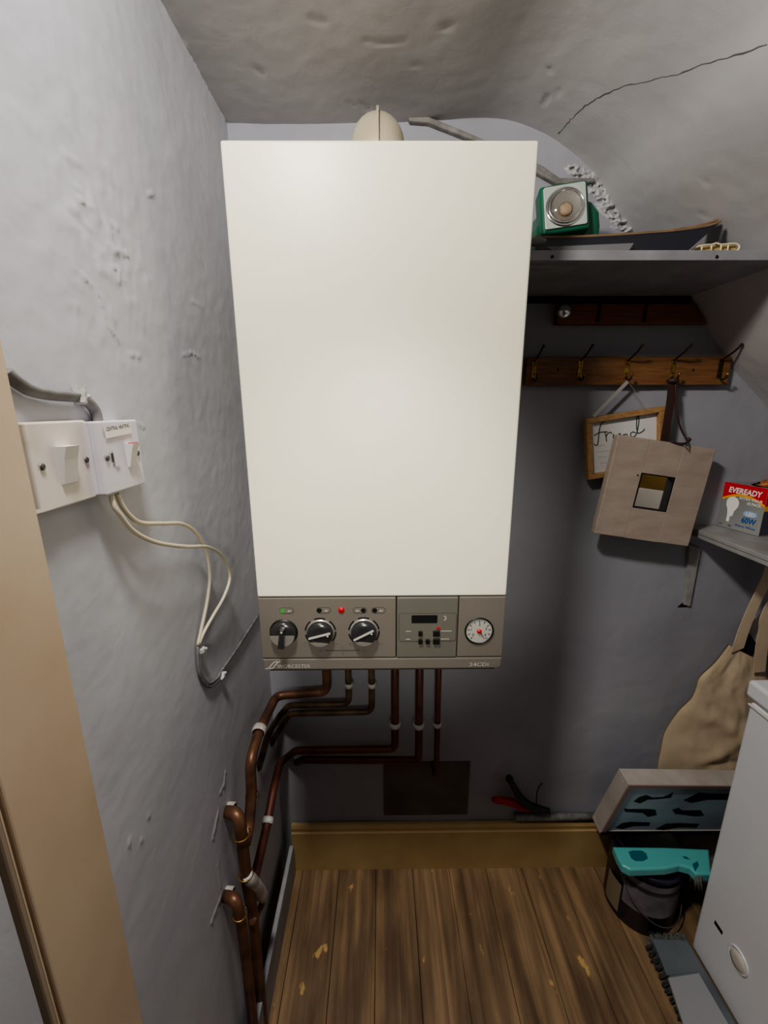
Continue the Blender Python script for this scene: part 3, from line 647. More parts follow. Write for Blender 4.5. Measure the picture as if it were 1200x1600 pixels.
# lantern torch
yl = .905
lt = thing('lantern_torch', 'green lantern torch with square silver lamp head on the upper shelf', 'torch', at(888, 372, y=yl))
c0 = at(838, 372, y=yl); kk = (at(938, 340, y=yl).x-at(838, 340, y=yl).x)/100
zl = zs1+.001
b = MB(); xm = (at(840, 350, y=yl+.02).x+at(936, 350, y=yl+.02).x)/2; wb = at(936, 350, y=yl+.02).x-at(838, 350, y=yl+.02).x; ht = at(900, 308, y=yl+.02).z-zl
b.prism([(-wb/2, 0), (wb/2, 0), (wb/2, ht*.62), (wb*.46, ht*.8), (wb*.33, ht*.93), (wb*.1, ht), (-wb*.2, ht*.97), (-wb*.4, ht*.86), (-wb*.5, ht*.6)], .085, frame(V((xm, yl+.095, zl)), (1, 0, 0), (0, 0, 1)), .012, 4); b.build('body', K['gbody'], lt)
Mh = frame(at(883, 322, y=yl-.008), V((1, -.12, .10)), V((.05, .16, 1)))
s = 34*kk
hd = MB().box((0, 0, -.022), (2*s*1.05, 2*s*1.06, .040), Mh, .006, 3).build('lamp_head', K['gbody'], lt)
pl_ = MB().prism(rrect(2*s*.91, 2*s*.91, .004), .003, Mh @ Matrix.Translation((0, 0, -.001)), .001).build('lamp_plate', K['reflector'], hd)
MB().lathe([(s*.86, .0022), (s*.80, .005), (s*.76, .0025)], Mh @ Matrix.Translation((0, -.002, 0)), 36).build('lens_rim', K['chrome'], hd)
MB().lathe([(s*.78, .0024), (s*.6, .0022), (s*.3, .0021), (0, .002)], Mh @ Matrix.Translation((0, -.002, 0)), 36).build('reflector', K['silver'], hd)
MB().lathe([(s*.72, .0026), (s*.66, .0050), (s*.6, .003)], Mh @ Matrix.Translation((0, -.002, 0)), 36).build('reflector_ring', K['chrome'], hd)
tb = MB(); tb.lathe([(0, .003), (s*.28, .004), (s*.2, .007), (0, .009)], Mh @ Matrix.Translation((-.001, -.009, 0)), 16); tb.build('bulb', K['bulb'], hd)
MB().lathe([(s*.77, .0042), (s*.6, .0105), (s*.3, .014), (0, .015)], Mh @ Matrix.Translation((0, -.002, 0)), 36).build('lens', K['lens'], hd)
# dark card leaning up behind the shelf edge
tpx = [(838, 370), (880, 370), (950, 367), (1010, 363), (1060, 359), (1100, 353), (1126, 346)]
bpx = [(838, 392), (880, 392), (950, 392), (1000, 392), (1040, 392), (1060, 392), (1074, 392)]
tpt = [at(px, py+1, y=.85-.0*i) for i, (px, py) in enumerate(tpx)]; bpt = [V((at(px, py, y=.816).x, .816, zs1+.0025)) for px, py in bpx]
tS, bS = spline(tpt, 5), spline(bpt, 5)
card = thing('cardboard_sheet', 'dark navy cardboard sheet with curled right end on the upper shelf', 'cardboard', bpt[3])
b = MB(); b.grid(lambda u, v: bS[min(int(u*(len(bS)-1)+.5), len(bS)-1)].lerp(tS[min(int(u*(len(tS)-1)+.5), len(tS)-1)], v), len(tS)-1, 4); b.build('sheet', K['navycard'], card)
b = MB(); b.strip([p+V((0, .002, .001)) for p in tS], V((0, .004, .0006)), .0034); b.build('torn_edge', K['kraft'], card)
b = MB(); b.strip([p+V((0, .022, .008*(i/len(tS)))) for i, p in enumerate(tS)], V((0, .016, .001)), .003); b.build('second_layer', K['kraft'], card)
gp = [at(px, py, y=.813) for px, py in [(852, 386), (990, 380), (983, 391), (868, 393)]]
b = MB(); b.prism([(p.x, max(p.z, zs1+.001)) for p in gp], .001, frame(V((0, .813, 0)), (1, 0, 0), (0, 0, 1))); tag(b.build('grey_card', K['greycard']), 'mid grey card strip along the front edge of the upper shelf', 'card')
rl = thing('paper_roll', 'grey rolled paper end beside the boiler on the upper shelf', 'paper roll', at(842, 377, y=.81))
MB().tube([at(836, 377, y=.806)+V((-.02, .01, 0)), at(842, 377, y=.806), at(853, 376.5, y=.806)], [.006, .007, .003], 12).build('roll', K['greycard'], rl)
# cream plastic piece on the shelf
cr = thing('plastic_bracket', 'cream ribbed plastic piece lying at the right end of the shelf', 'plastic bracket', at(1115, 394, y=.83))
ol = [(1082, 393), (1084, 389), (1092, 385), (1105, 383), (1113, 383), (1119, 380), (1126, 383), (1140, 381.5), (1150, 381), (1155, 384), (1155, 389), (1150, 393.5)]
op = [at(px, py-.5, y=.83) for px, py in ol]
b = MB(); b.tube(fillet(op, .004, 4), .0016, 8)
for px, a, c_ in [(1097, 384.5, 392), (1112, 383, 392), (1127, 383, 392), (1138, 382, 392)]: b.tube([at(px, a, y=.83), at(px-1, c_, y=.83)], .0013, 6)
b.build('rim', K['cream'], cr)
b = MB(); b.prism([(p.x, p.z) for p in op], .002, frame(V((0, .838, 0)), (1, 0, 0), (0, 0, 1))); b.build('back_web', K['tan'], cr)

# ------------------------------------------------------------------ coat racks
def hook(parent, px, py, plate, ud, base, prong, lower=True):
    M = onback(px, py, base)
    h = MB().box((0, 0, .001), (.0105, .042, .002), M, .0008).build('hook', plate, parent)
    b = MB(); q = fillet([M @ V((0, .018, .002)), M @ V((0, .024, .012)), M @ V((ud*.3, .034, .034)), M @ V((ud, .046, .050))], .012)
    b.tube(q, .0021, 8); b.lathe([(0, -.004), (.0036, -.001), (.0036, .001), (0, .004)], Matrix.Translation(q[-1]), 10)
    if lower:
        q2 = fillet([M @ V((0, -.018, .002)), M @ V((0, -.026, .010)), M @ V((0, -.024, .022)), M @ V((0, -.014, .026))], .008); b.build('prong', prong, h); MB().tube(q2, .0022, 8).build('prong', prong, h)
        MB().lathe([(0, -.004), (.0036, -.001), (.0036, .001), (0, .004)], Matrix.Translation(q2[-1]), 10).build('prong_tip', K['brass'], h)
    else: b.build('prong', prong, h)
    for dy in (.012, -.010):
        MB().lathe([(.0022, .002), (.002, .0028), (0, .003)], M @ Matrix.Translation((0, dy, 0)), 8).build('screw', K['darkmetal'], h)
    return h
yr = YB-.020
a0, a1 = at(822, 580, y=yr), at(1141, 581, y=yr); zt_, zb_ = at(980, 557, y=yr).z, at(980, 602, y=yr).z
r1 = thing('coat_rack', 'lower pine coat rack with five brass hooks on the back wall', 'coat rack', ((a0.x+a1.x)/2, YB, zb_), 'coat racks on the back wall')
MB().box(((a0.x+a1.x)/2, YB-.0105, (zt_+zb_)/2), (a1.x-a0.x, .019, zt_-zb_), I4, .0025).build('backboard', K['pine'], r1)
for i, (px, py) in enumerate([(834, 578), (906, 577), (979, 577), (1051, 576), (1125, 576)]):
    hook(r1, px, py, K['brass'] if i < 2 else K['darkmetal'] if i > 3 else K['brass'], 0, yr, K['darkmetal'])
for px, py in [(872, 578), (1083, 578)]: MB().lathe([(.003, 0), (.0025, .001), (0, .001)], onback(px, py, yr), 10).build('screw', K['black'], r1)
a0, a1 = at(872, 490, y=yr), at(1090, 490, y=yr); zt_, zb_ = at(980, 474, y=yr).z, at(980, 506, y=yr).z
r2 = thing('coat_rack', 'upper dark brown coat rack in shadow beneath the shelf', 'coat rack', ((a0.x+a1.x)/2, YB, zb_), 'coat racks on the back wall')
b = MB(); b.prism([(a0.x, zb_), (xr((zb_))-.012, zb_), (xr(zt_)-.012, zt_), (a0.x, zt_)], .018, frame(V((0, YB-.001, 0)), (1, 0, 0), (0, 0, 1)), .002); b.build('backboard', K['brownwood'], r2)
for px in (936, 1008): 
    M = onback(px, 490, yr); MB().box((0, 0, .001), (.006, .038, .002), M, .0006).build('hook', K['darkmetal'], r2)
kn = MB().lathe([(.006, 0), (.006, .010), (.015, .016), (.0165, .024), (.012, .031), (0, .033)], onback(875, 490, YB-.006), 20).build('knob', K['chrome'], r2, label='glassy chrome knob at the left end')

# wooden sign
ys = YB-.030
TL, TR_, BL = at(914.7, 654, y=ys), at(1037, 634.7, y=ys), at(910, 749.5, y=ys)
ux = (TR_-TL); W_ = ux.length; uy = V((0, 0, 1)); Ms = frame(TL, ux, uy); H_ = .150
sg = thing('framed_sign', 'small oak-framed sign with cursive lettering hung behind the square mirror', 'sign', TL+V((.08, 0, -.15)))
b = MB(); fw_ = .0125
for c, d in [((W_/2, -fw_/2, -.004), (W_, fw_, .018)), ((W_/2, -H_+fw_/2, -.004), (W_, fw_, .018)), ((fw_/2, -H_/2, -.004), (fw_, H_-2*fw_, .018)), ((W_-fw_/2, -H_/2, -.004), (fw_, H_-2*fw_, .018))]: b.box(c, d, Ms, .0012)
b.build('frame', K['oak'], sg)
cd = MB().box((W_/2, -H_/2, -.009), (W_-2*fw_+.001, H_-2*fw_+.001, .004), Ms).build('card', K['paper'], sg)
# cursive "friend" drawn as strokes; unit = zoomed pixel measured on the photograph
def sgp(px, py):
    q = at(880+px/4.615, 600+py/4.615, y=ys+.007); return q+V((0, -.0005, 0))
b = MB()
fr = [[(300, 272), (280, 280), (262, 320), (255, 380), (248, 430), (235, 442), (222, 432)], [(222, 372), (255, 352), (290, 345), (318, 345)], [(300, 350), (308, 380), (312, 412)], [(310, 375), (322, 355), (340, 348), (350, 358)],
      [(362, 360), (360, 385), (368, 398), (380, 390)], [(395, 378), (412, 368), (408, 358), (396, 366), (398, 385), (418, 385)], [(432, 362), (436, 384)], [(436, 372), (450, 360), (460, 366), (464, 382), (474, 380)],
      [(520, 352), (500, 345), (484, 360), (490, 378), (510, 378), (528, 355), (542, 290), (545, 240), (532, 235), (528, 300), (535, 350), (550, 352), (572, 340), (586, 322)]]
for s_ in fr: b.tube(spline([sgp(*p) for p in s_], 5), .0011, 6)
b.build('lettering', K['scriptk'], cd, label='cursive word friend')
b = MB()
for (x_, y_, w) in [(245, 445, 60), (245, 490, 90), (250, 530, 75), (262, 572, 55)]:
    n = int(w/11)
    for i in range(n): b.box((0, 0, 0), (.0016, .0022, .0003), frame(sgp(x_+i*11+5, y_-i*1.3), ux, uy))
b.build('small_print', K['ink'], cd)
h3 = at(981, 596, y=yr-.012)
def bow(a, b_, sag, n=8): return [a.lerp(b_, i/n)+V((0, 0, -sag*math.sin(PI*i/n))) for i in range(n+1)]
b = MB(); b.strip(bow(at(927, 651, y=ys-.004), h3, 0), V((.003, 0, -.003)), .0008); b.strip(bow(h3, at(1010, 640, y=ys-.002), -.002), V((.0006, .002, .0006)), .0006); b.build('ribbon', K['ribbon'], sg)

# square mirror
TL, TR_, BL, BR = at(965.6, 683.4, y=YB-.05), at(1120.5, 698.6, y=YB-.05), at(921, 836, y=YB-.062), at(1067.4, 847, y=YB-.062)
mc = (TL+TR_+BL+BR)/4
ux = ((TR_-TL)+(BR-BL))/2; uy = ((TL-BL)+(TR_-BR))/2; hw, hh = ux.length/2, uy.length/2
a_ = ux.normalized(); b__ = uy.normalized(); 
# share the small skew of the measured corners between both axes so the mirror is a true square
sk = a_.dot(b__)/2; ax_ = (a_-b__*sk).normalized(); by_ = (b__-a_*sk).normalized()
Mm = frame(mc, ax_, by_)
mr = thing('square_mirror', 'small square mirror in a wide limed taupe frame hung by a brown strap', 'mirror', mc-V((0, 0, hh)))
iw = .040; ic = ((at(999, 738.7, y=YB-.058)+at(1055.5, 743, y=YB-.058)+at(1036, 798, y=YB-.058)+at(984, 795, y=YB-.058))/4); il = Mm.inverted() @ ic; icx, icy = il.x, il.y
ihw, ihh = .0415, .0425
b = MB()
bx_ = [((-hw+icx-ihw)/2, 0, icx-ihw+hw, 2*hh), ((hw+icx+ihw)/2, 0, hw-icx-ihw, 2*hh)]
for c_, _, w, h in bx_: b.box((c_, 0, 0), (w, h, .02), Mm, .002)
b.box((icx, (hh+icy+ihh)/2, 0), (2*ihw+.001, hh-icy-ihh, .02), Mm, .0005); b.box((icx, (-hh+icy-ihh)/2, 0), (2*ihw+.001, icy-ihh+hh, .02), Mm, .0005)
mf = b.build('frame', K['taupe'], mr)
b = MB()
for sgn in (-1, 1):
    b.box((icx+sgn*(ihw-.001), icy, .0035), (.003, 2*ihh, .013), Mm); b.box((icx, icy+sgn*(ihh-.001), .0035), (2*ihw, .003, .013), Mm)
b.build('inner_edge', K['black'], mr)
b = MB(); b.box((icx, icy, -.004), (2*ihw, 2*ihh, .004), Mm @ Matrix.Identity(4)); b.build('glass', K['mirror'], mr)
MB().lathe([(.0022, .0098), (.002, .0108), (0, .011)], Mm @ Matrix.Translation((-hw*.42, hh*.28, 0)), 8).build('nail', K['darkmetal'], mr)
h4 = at(1052, 594, y=yr-.014)
b = MB(); q = [h4+V((-.004, 0, .003)), at(1049, 615, y=yr-.018), at(1045, 645, y=yr-.02), at(1040, 676, y=yr-.02), at(1037, 694, y=YB-.036)]
b.strip(spline(q, 4), V((.0095, 0, 0)), .002); q = [h4+V((.003, 0, .003)), at(1056, 610, y=yr-.02), at(1057, 640, y=yr-.022), at(1062, 664, y=yr-.024), at(1070, 682, y=yr-.026), at(1077, 689, y=YB-.064)]
b.tube(spline(q, 4), .0022, 8); b.tube(spline([at(1077, 689, y=YB-.066), at(1072, 692, y=YB-.066), at(1062, 693, y=YB-.064), at(1048, 690, y=YB-.06)], 4), .0024, 8)
b.lathe([(0, -.005), (.005, -.003), (.0055, .002), (0, .006)], Matrix.Translation(at(1076, 687, y=YB-.066)), 10)
b.lathe([(0, -.006), (.013, -.004), (.012, .004), (0, .006)], Matrix.Translation(h4+V((-.001, 0, -.001))), 12)
b.build('strap', K['strap'], mr)
dr = [at(1069, 695, y=YB-.064), at(1077, 705, y=YB-.065), at(1077, 692, y=YB-.065), at(1069, 695, y=YB-.064)]
MB().tube(dr, .0013, 6).build('ring', K['steel'], mr)

# added panel on the soffit, out of view, only there for the mirror's reflection
sd = (V((1.2, 0, H-.25))-V((.9551, 0, H-.0063))).normalized(); sn = V((sd.z, 0, -sd.x)); sn = sn if sn.x < 0 else -sn
pc = V((1.215, .15, H-.262))+sn*.008; Mq = frame(pc, (0, 1, 0), -sd)
pnl = thing('reflection_panel', 'added olive and white panel, unseen, for the small square mirror to reflect', 'panel', pc)
MB().box((0, .075, 0), (.75, .148, .012), Mq, .002).build('olive_half', K['panelwood'], pnl); MB().box((0, -.085, -.001), (.75, .168, .010), Mq, .002).build('white_half', K['wht'], pnl)

# ------------------------------------------------------------------ small shelf, carton, orange thing
zk = H-.3021
ks = thing('corner_shelf', 'small pale grey painted shelf at the right holding the bulb carton', 'shelf', (1.0, .94, zk-.02))
for i, (zz, dx) in enumerate(((zk-.0055, 0), (zk-.0165, .002))):
    MB().box(((.8045+1.16)/2+dx, (.815+YB-.003)/2, zz), (1.16-.8045, YB-.003-.815, .0105), I4, .0015).build('shelf_board', K['shelfw'], ks)
br = [at(px, py, y=YB) for px, py in [(1074, 849), (1091, 856), (1075, 945), (1066, 943)]]
b = MB(); b.prism([(p.x, min(p.z, zk-.024)) for p in br], .009, frame(V((0, YB-.0005, 0)), (1, 0, 0), (0, 0, 1)), .001); b.build('bracket', K['shelfw'], ks)
B0, B1 = at(1120.7, 821, z=zk), at(1184.7, 838.7, z=zk)
ux = (B1-B0); Wc = ux.length; Mc = frame(B0+V((0, 0, .0006)), ux, (0, 0, 1)); hc = .1
dc = Mc.inverted() @ at(1132, 752, y=B0.y); hc = dc.y*.99
bx = thing('bulb_carton', 'red-topped grey light bulb carton on the small right-hand shelf', 'carton', B0)
DC = .085
cb_ = MB().box((Wc/2, hc/2, -DC/2), (Wc, hc, DC), Mc, .0006).build('carton_body', K['boxgrey'], bx)
def fp(n, poly, m, d=.0003): return MB().prism([(p[0]*Wc, p[1]*hc) for p in poly], .0004, Mc @ Matrix.Translation((0, 0, d))).build(n, m, cb_)
arc = [(i/12, .62+.16*math.sin(PI*(i/12)*.92+.12)) for i in range(13)]
fp('yellow_band', [(0, .56)]+[(x_, y_-.035) for x_, y_ in arc]+[(1, .56), (1, .72)]+[(x_, y_+.03) for x_, y_ in arc[::-1]]+[(0, .66)], K['boxyel'], .0002)
fp('red_band', [(0, 1), (0, .63)]+[(x_, y_+.02) for x_, y_ in arc]+[(1, .68), (1, 1)], K['boxred'], .0006)
MB().box((Wc+.0002, hc*.82, -DC/2), (.0008, hc*.36, DC*.98), Mc).build('red_side', K['boxred'], cb_)
MB().box((Wc+.0002, hc*.58, -DC/2), (.0008, hc*.10, DC*.98), Mc).build('yellow_side', K['boxyel'], cb_)
MB().box((Wc+.0002, hc*.27, -DC/2), (.0008, hc*.5, DC*.98), Mc).build('slate_side', K['boxnavy'], cb_)
def ct(s_, x_, y_, h_, m, fit, bold=.015, shear=0, n='lettering'):
    MB().mesh(text(s_, Mc @ Matrix.Translation((x_*Wc, y_*hc, .0014)), h_*hc, bold=bold, fit=fit*Wc, shear=shear)).build(n, m, cb_)
ct('EVEREADY', .13, .80, .115, K['wht'], .78, .03, .12)
ct('EXTRA VALUE', .42, .69, .05, K['wht'], .52, .02); ct('10 PACK', .62, .60, .055, K['wht'], .32, .03)
ct('60W', .56, .21, .115, K['blue'], .34, .03, .1); ct('Warm White', .42, .10, .045, K['blue'], .48, .01)
fp('led_badge', [(.6+.0, .36), (.56, .40), (.6, .46), (.72, .475), (.86, .46), (.9, .40), (.86, .36), (.72, .345)], K['ltblue'])
ct('LED', .64, .37, .075, K['wht'], .2, .03)
MB().prism([(x_*Wc, y_*hc) for x_, y_ in [(.20, .15), (.27, .15), (.27, .27), (.33, .29), (.35, .40), (.42, .50), (.43, .60), (.38, .68), (.29, .715), (.19, .69), (.13, .62), (.13, .52), (.18, .42), (.20, .30), (.2, .26)]], .0006, Mc @ Matrix.Translation((0, 0, .0006))).build('bulb_picture', K['wht'], cb_)
ct('9W', .05, .05, .04, K['scriptk'], .07, 0); ct('B22', .27, .05, .04, K['scriptk'], .08, 0)
b = MB(); oc = at(1200, 757, y=1.0); oc.x += .012
for i in range(16):
    tb = bmesh.new(); bmesh.ops.create_icosphere(tb, subdivisions=3, radius=.03)
    c_ = oc+V((random.uniform(-.022, .035), random.uniform(-.02, .02), random.uniform(-.03, -.012)))
    for v in tb.verts: v.co *= 1+.25*nz(v.co.x*60+i*3, v.co.y*60, v.co.z*60)
    b.add(tb, Matrix.Translation(c_))
for v in b.bm.verts: v.co.z = max(v.co.z, zk+hc+.0012)
tag(b.build('knitted_pouch', K['orange'], smooth=True), 'orange-brown knitted bundle on top of the bulb carton', 'pouch')

# ------------------------------------------------------------------ tote bag
yt = 1.012
Lp = [(1139, 1008), (1117, 1036), (1094, 1058), (1088, 1075), (1080, 1092), (1060, 1112), (1040, 1142), (1034, 1165), (1028, 1198), (1030, 1212)]
Rp = [(1185, 1030), (1200, 1060), (1206, 1090), (1210, 1120), (1212, 1150), (1212, 1170), (1210, 1190), (1208, 1203), (1204, 1214), (1200, 1225)]
def lerpP(Pl, t):
    i = min(int(t*(len(Pl)-1)), len(Pl)-2); f_ = t*(len(Pl)-1)-i
    return (Pl[i][0]+(Pl[i+1][0]-Pl[i][0])*f_, Pl[i][1]+(Pl[i+1][1]-Pl[i][1])*f_)
Lq = [(p.x, p.y) for p in spline([V((*p, 0)) for p in Lp], 4)]
def bagpt(u, v, side):
    l, r_ = lerpP(Lq, v), lerpP(Rp, v); px = l[0]+(r_[0]-l[0])*u; py = l[1]+(r_[1]-l[1])*u
    p = at(px, py, y=yt); e = math.sin(PI*min(max(u, 0), 1))**.6
    fold = .009*nz(u*2.2+v*1.5, v*2.6-u*1.6, 3.7)+.006*nz(u*5+v*5, v*9-u*7, 1.2)+.002*nz(u*16, v*18, 5.2)
    dd = (1-math.exp(-((u*.7+v*1.0-.95)/.07)**2*1.))*0
    fold += -.010*math.exp(-((v-.93+.28*u)/.035)**2)*max(0, 1-abs(u-.3)*1.6)+.006*math.exp(-((v-.50-.05*u)/.05)**2)+.008*math.exp(-((u-1.1*(1-v)-.12)/.07)**2)
    th = (.010+.012*v)*e
    return V((p.x, yt+(-(th)-fold*e*side if side > 0 else th*.5+.004), p.z))
tote = thing('tote_bag', 'natural canvas tote bag hanging between back wall and freezer', 'bag', at(1120, 1210, y=yt))
b = MB(); b.grid(lambda u, v: bagpt(u, v, 1), 40, 50); b.grid(lambda u, v: bagpt(1-u, v, -1), 40, 50); b.build('bag_body', K['canvas'], tote, smooth=True)
b = MB(); q = [at(px, py, y=yt-.012) for px, py in [(1152, 1016), (1162, 985), (1174, 955), (1188, 925), (1202, 893)]]; q.append(V((q[-1].x+.01, yt-.01, zk-.03)))
b.strip(spline(q, 4), V((.0155, 0, .007)), .002); b.build('strap', K['canvas'], tote)
b = MB(); q = [at(px, py, y=yt-.02) for px, py in [(1186, 1050), (1190, 1010), (1195, 985), (1203, 950)]]; q.append(V((q[0].x+.06, yt-.01, zk-.03)))
b.strip(spline(q, 4), V((.016, 0, .002)), .002); b.build('strap', K['canvas'], tote)
b = MB(); q = [V((q[-1].x-.07, yt-.012, zk-.027)), V((q[-1].x+.03, yt-.012, zk-.027))]; 
hk = thing('hook_rod', 'dark rod under the small shelf carrying the tote straps', 'hook', V((q[0].x+.04, yt, zk-.03)))
b.tube([q[0], q[1]], .003, 8)
for p in q: b.tube([p, p+V((0, .0, .008))], .003, 8)
b.build('rod', K['darkmetal'], hk)
npx = [at(px, py, y=yt+.004) for px, py in [(1158, 1014), (1170, 988), (1184, 1008), (1178, 1022), (1168, 1030)]]
b = MB(); b.prism([(p.x, p.z) for p in npx], .01, frame(V((0, yt+.012, 0)), (1, 0, 0), (0, 0, 1)), .003); tag(b.build('navy_cloth', K['navy']), 'dark navy cloth showing in the mouth of the tote bag', 'cloth')
npx = [at(px, py, y=yt+.002) for px, py in [(1172, 984), (1205, 965), (1215, 1030), (1188, 1045), (1180, 1012)]]
b = MB(); b.prism([(p.x, p.z) for p in npx], .008, frame(V((0, yt+.03, 0)), (1, 0, 0), (0, 0, 1)), .003); b.build('lining', K['palecloth'], tote)

# ------------------------------------------------------------------ chest freezer
fxx = .848; fy = .8267; fz = at(1165, 1090, x=fxx).z
fz_ = thing('chest_freezer', 'white chest freezer along the right side of the floor', 'freezer', (1.1, .5, 0))
bd = MB().box((fxx+.27, fy-.32, (fz+.0)/2+.004), (.54, .64, fz-.008), I4, .008, 3).build('cabinet', K['freezer'], fz_)
MB().box((fxx+.27, fy-.32, fz+.006), (.53, .63, .012), I4, .004).build('gasket', K['gasket'], fz_)
MB().box((fxx+.267, fy-.32, fz+.032), (.55, .655, .042), I4, .008, 3).build('lid', K['freezer'], fz_)
b = MB(); b.box((fxx-.002, fy-.32, fz-.006), (.006, .636, .004), I4, .001); b.build('edge_trim', K['gasket'], fz_)
sl0, sl1 = at(1117, 1440, x=fxx), at(1128, 1462, x=fxx); MB().box((fxx, (sl0.y+sl1.y)/2, (sl0.z+sl1.z)/2+.004), (.003, abs(sl1.y-sl0.y)*1.0, .010), I4, .0006).build('vent_slot', K['black'], fz_)
pc = at(1154, 1500, x=fxx); pr = .028
Mp = frame(pc, (0, -1, 0), (0, 0, 1)); Mp = Mp if Mp.col[2][0] < 0 else frame(pc, (0, 1, 0), (0, 0, 1)) @ Matrix.Rotation(PI, 4, 'Y')
dp = MB().lathe([(pr, 0), (pr, .003), (pr*.9, .004), (pr*.84, .001), (0, .001)], Mp, 28).build('drain_plug', K['freezer'], fz_)
MB().lathe([(pr*.8, .001), (pr*.74, .004), (pr*.3, .005), (0, .005)], Mp @ Matrix.Translation((0, -.003, 0)), 24).build('plug_face', K['plug'], dp)

# ------------------------------------------------------------------ frame, brush, tin, broom, tool
Bf, Df = at(937, 1303, y=.955), at(1112, 1302, y=.985)
wv = Df-Bf; dr_ = ray(982, 1226); cz = V((0, 0, H)); tA = (Bf-cz).dot(wv)/dr_.dot(wv); Af = cz+dr_*tA
ux = wv; vy = Af-Bf; Wf, Hf = ux.length*1.13, vy.length
Mf = frame(Bf, ux, vy)                       # origin at the lower left front corner, z towards the viewer
DP = .045
pf = thing('picture_frame', 'deep grey wooden box frame with dark tool pictures, leaning above the paint tin', 'picture frame', Bf)
b = MB(); fw_ = .011
for c, d in [((Wf/2, Hf-fw_/2, -DP/2), (Wf, fw_, DP)), ((Wf/2, fw_/2, -DP/2), (Wf, fw_, DP)), ((fw_/2, Hf/2, -DP/2), (fw_, Hf-2*fw_, DP)), ((Wf-fw_/2, Hf/2, -DP/2), (fw_, Hf-2*fw_, DP))]: b.box(c, d, Mf, .0015)
b.build('frame', K['framegrey'], pf)
b = MB(); f2 = .0125
for c, d in [((Wf/2, Hf-f2/2, .001), (Wf-.002, f2, .003)), ((f2/2, Hf/2, .001), (f2, Hf-2*f2, .003)), ((Wf-f2/2, Hf/2, .001), (f2, Hf-2*f2, .003))]: b.box(c, d, Mf, .0006)
b.build('front_lip', K['framein'], pf)
MB().box((Wf/2, f2/2, .001), (Wf-.002, f2, .003), Mf, .0006).build('bottom_lip', K['black'], pf, label='bottom lip of the frame, coloured black for shade')  # black colour stands in for the shade along the bottom of the frame
pn = MB().box((Wf/2, Hf/2, -.006), (Wf-2*fw_, Hf-2*fw_, .004), Mf).build('picture', K['panelt'], pf)
b = MB()
tool = [[(-.4, -.1), (.1, -.1), (.15, -.22), (.45, -.12), (.4, .1), (.2, .16), (.1, .05), (-.4, .08)], [(-.45, .05), (-.2, -.15), (.0, -.05), (.4, -.02), (.45, .1), (0, .12), (-.2, .2)], [(-.45, .1), (-.45, -.05), (.1, -.05), (.2, -.25), (.45, -.2), (.4, .1)]]
def pfp(px, py):
    d = ray(px, py); n_ = V(Mf.col[2][:3]); o_ = Bf+n_*-.004; t_ = (o_-cz).dot(n_)/d.dot(n_); q = Mf.inverted() @ (cz+d*t_); return (q.x, q.y)
for poly in [[(990, 1252), (999, 1245), (1010, 1242), (1020, 1246), (1036, 1245), (1052, 1238), (1048, 1246), (1030, 1248), (1012, 1249), (1000, 1255)],
             [(1068, 1250), (1080, 1244), (1092, 1238), (1110, 1240), (1140, 1240), (1140, 1249), (1105, 1249), (1080, 1254)],
             [(975, 1263), (982, 1264), (1010, 1264), (1024, 1265), (1026, 1273), (1012, 1276), (1004, 1270), (976, 1268)],
             [(1050, 1265), (1060, 1262), (1066, 1266), (1095, 1266), (1100, 1274), (1086, 1275), (1055, 1271)],
             [(962, 1293), (972, 1286), (985, 1284), (1016, 1285), (1014, 1290), (990, 1290), (972, 1295)],
             [(1024, 1295), (1040, 1287), (1060, 1286), (1092, 1287), (1088, 1293), (1060, 1292), (1036, 1297)]]:
    b.prism([pfp(*p) for p in poly], .0006, Mf @ Matrix.Translation((0, 0, -.004)))
b.build('tool_pictures', K['printd'], pn)

tc = V((.765, .938, 0)); TR0, TH = .09, .208
tin = thing('paint_tin', 'navy paint tin with grey paper wrap on the floor beside the freezer', 'paint tin', tc)
Mt = Matrix.Translation(tc)
MB().lathe([(0, 0), (TR0*.97, 0), (TR0, .004), (TR0, TH-.01), (TR0*1.03, TH-.006), (TR0*1.03, TH), (TR0*.9, TH), (TR0*.88, TH-.012), (0, TH-.012)], Mt, 48).build('tin_body', K['tinnavy'], tin)
def tinpatch(n, a0, a1, z0, z1, m, tilt=0):
    b = MB(); b.grid(lambda u, v: tc+V(((TR0+.0012)*math.cos(math.radians(a0+(a1-a0)*u)), (TR0+.0012)*math.sin(math.radians(a0+(a1-a0)*u)), z0+(z1-z0)*v)), 20, 2); return b.build(n, m, tin)
tinpatch('paper_wrap', -152, -40, .075, .185, K['tinlabel']); tinpatch('printed_label', 172, 205, .02, .12, K['tinlabel2']); tinpatch('wrap_band', -152, -40, .15, .165, K['scriptk'])
for a in (205, 25): MB().lathe([(0, 0), (.009, 0), (.009, .004), (0, .006)], Mt @ Matrix.Rotation(math.radians(a), 4, 'Z') @ Matrix.Translation((TR0, 0, TH-.045)) @ Matrix.Rotation(PI/2, 4, 'Y'), 14).build('handle_ear', K['steel'], tin)
q = [tc+V(((TR0+.008)*math.cos(math.radians(205)), (TR0+.008)*math.sin(math.radians(205)), TH-.045))]
for i in range(1, 12):
    a = math.radians(205+180*i/12); q.append(tc+V(((TR0+.012)*math.cos(a), (TR0+.012)*math.sin(a), TH-.045-.11*math.sin(PI*i/12)**.8)))
q.append(tc+V(((TR0+.008)*math.cos(math.radians(25)), (TR0+.008)*math.sin(math.radians(25)), TH-.045)))
MB().tube(spline(q, 3), .0016, 6).build('wire_handle', K['steel'], tin)

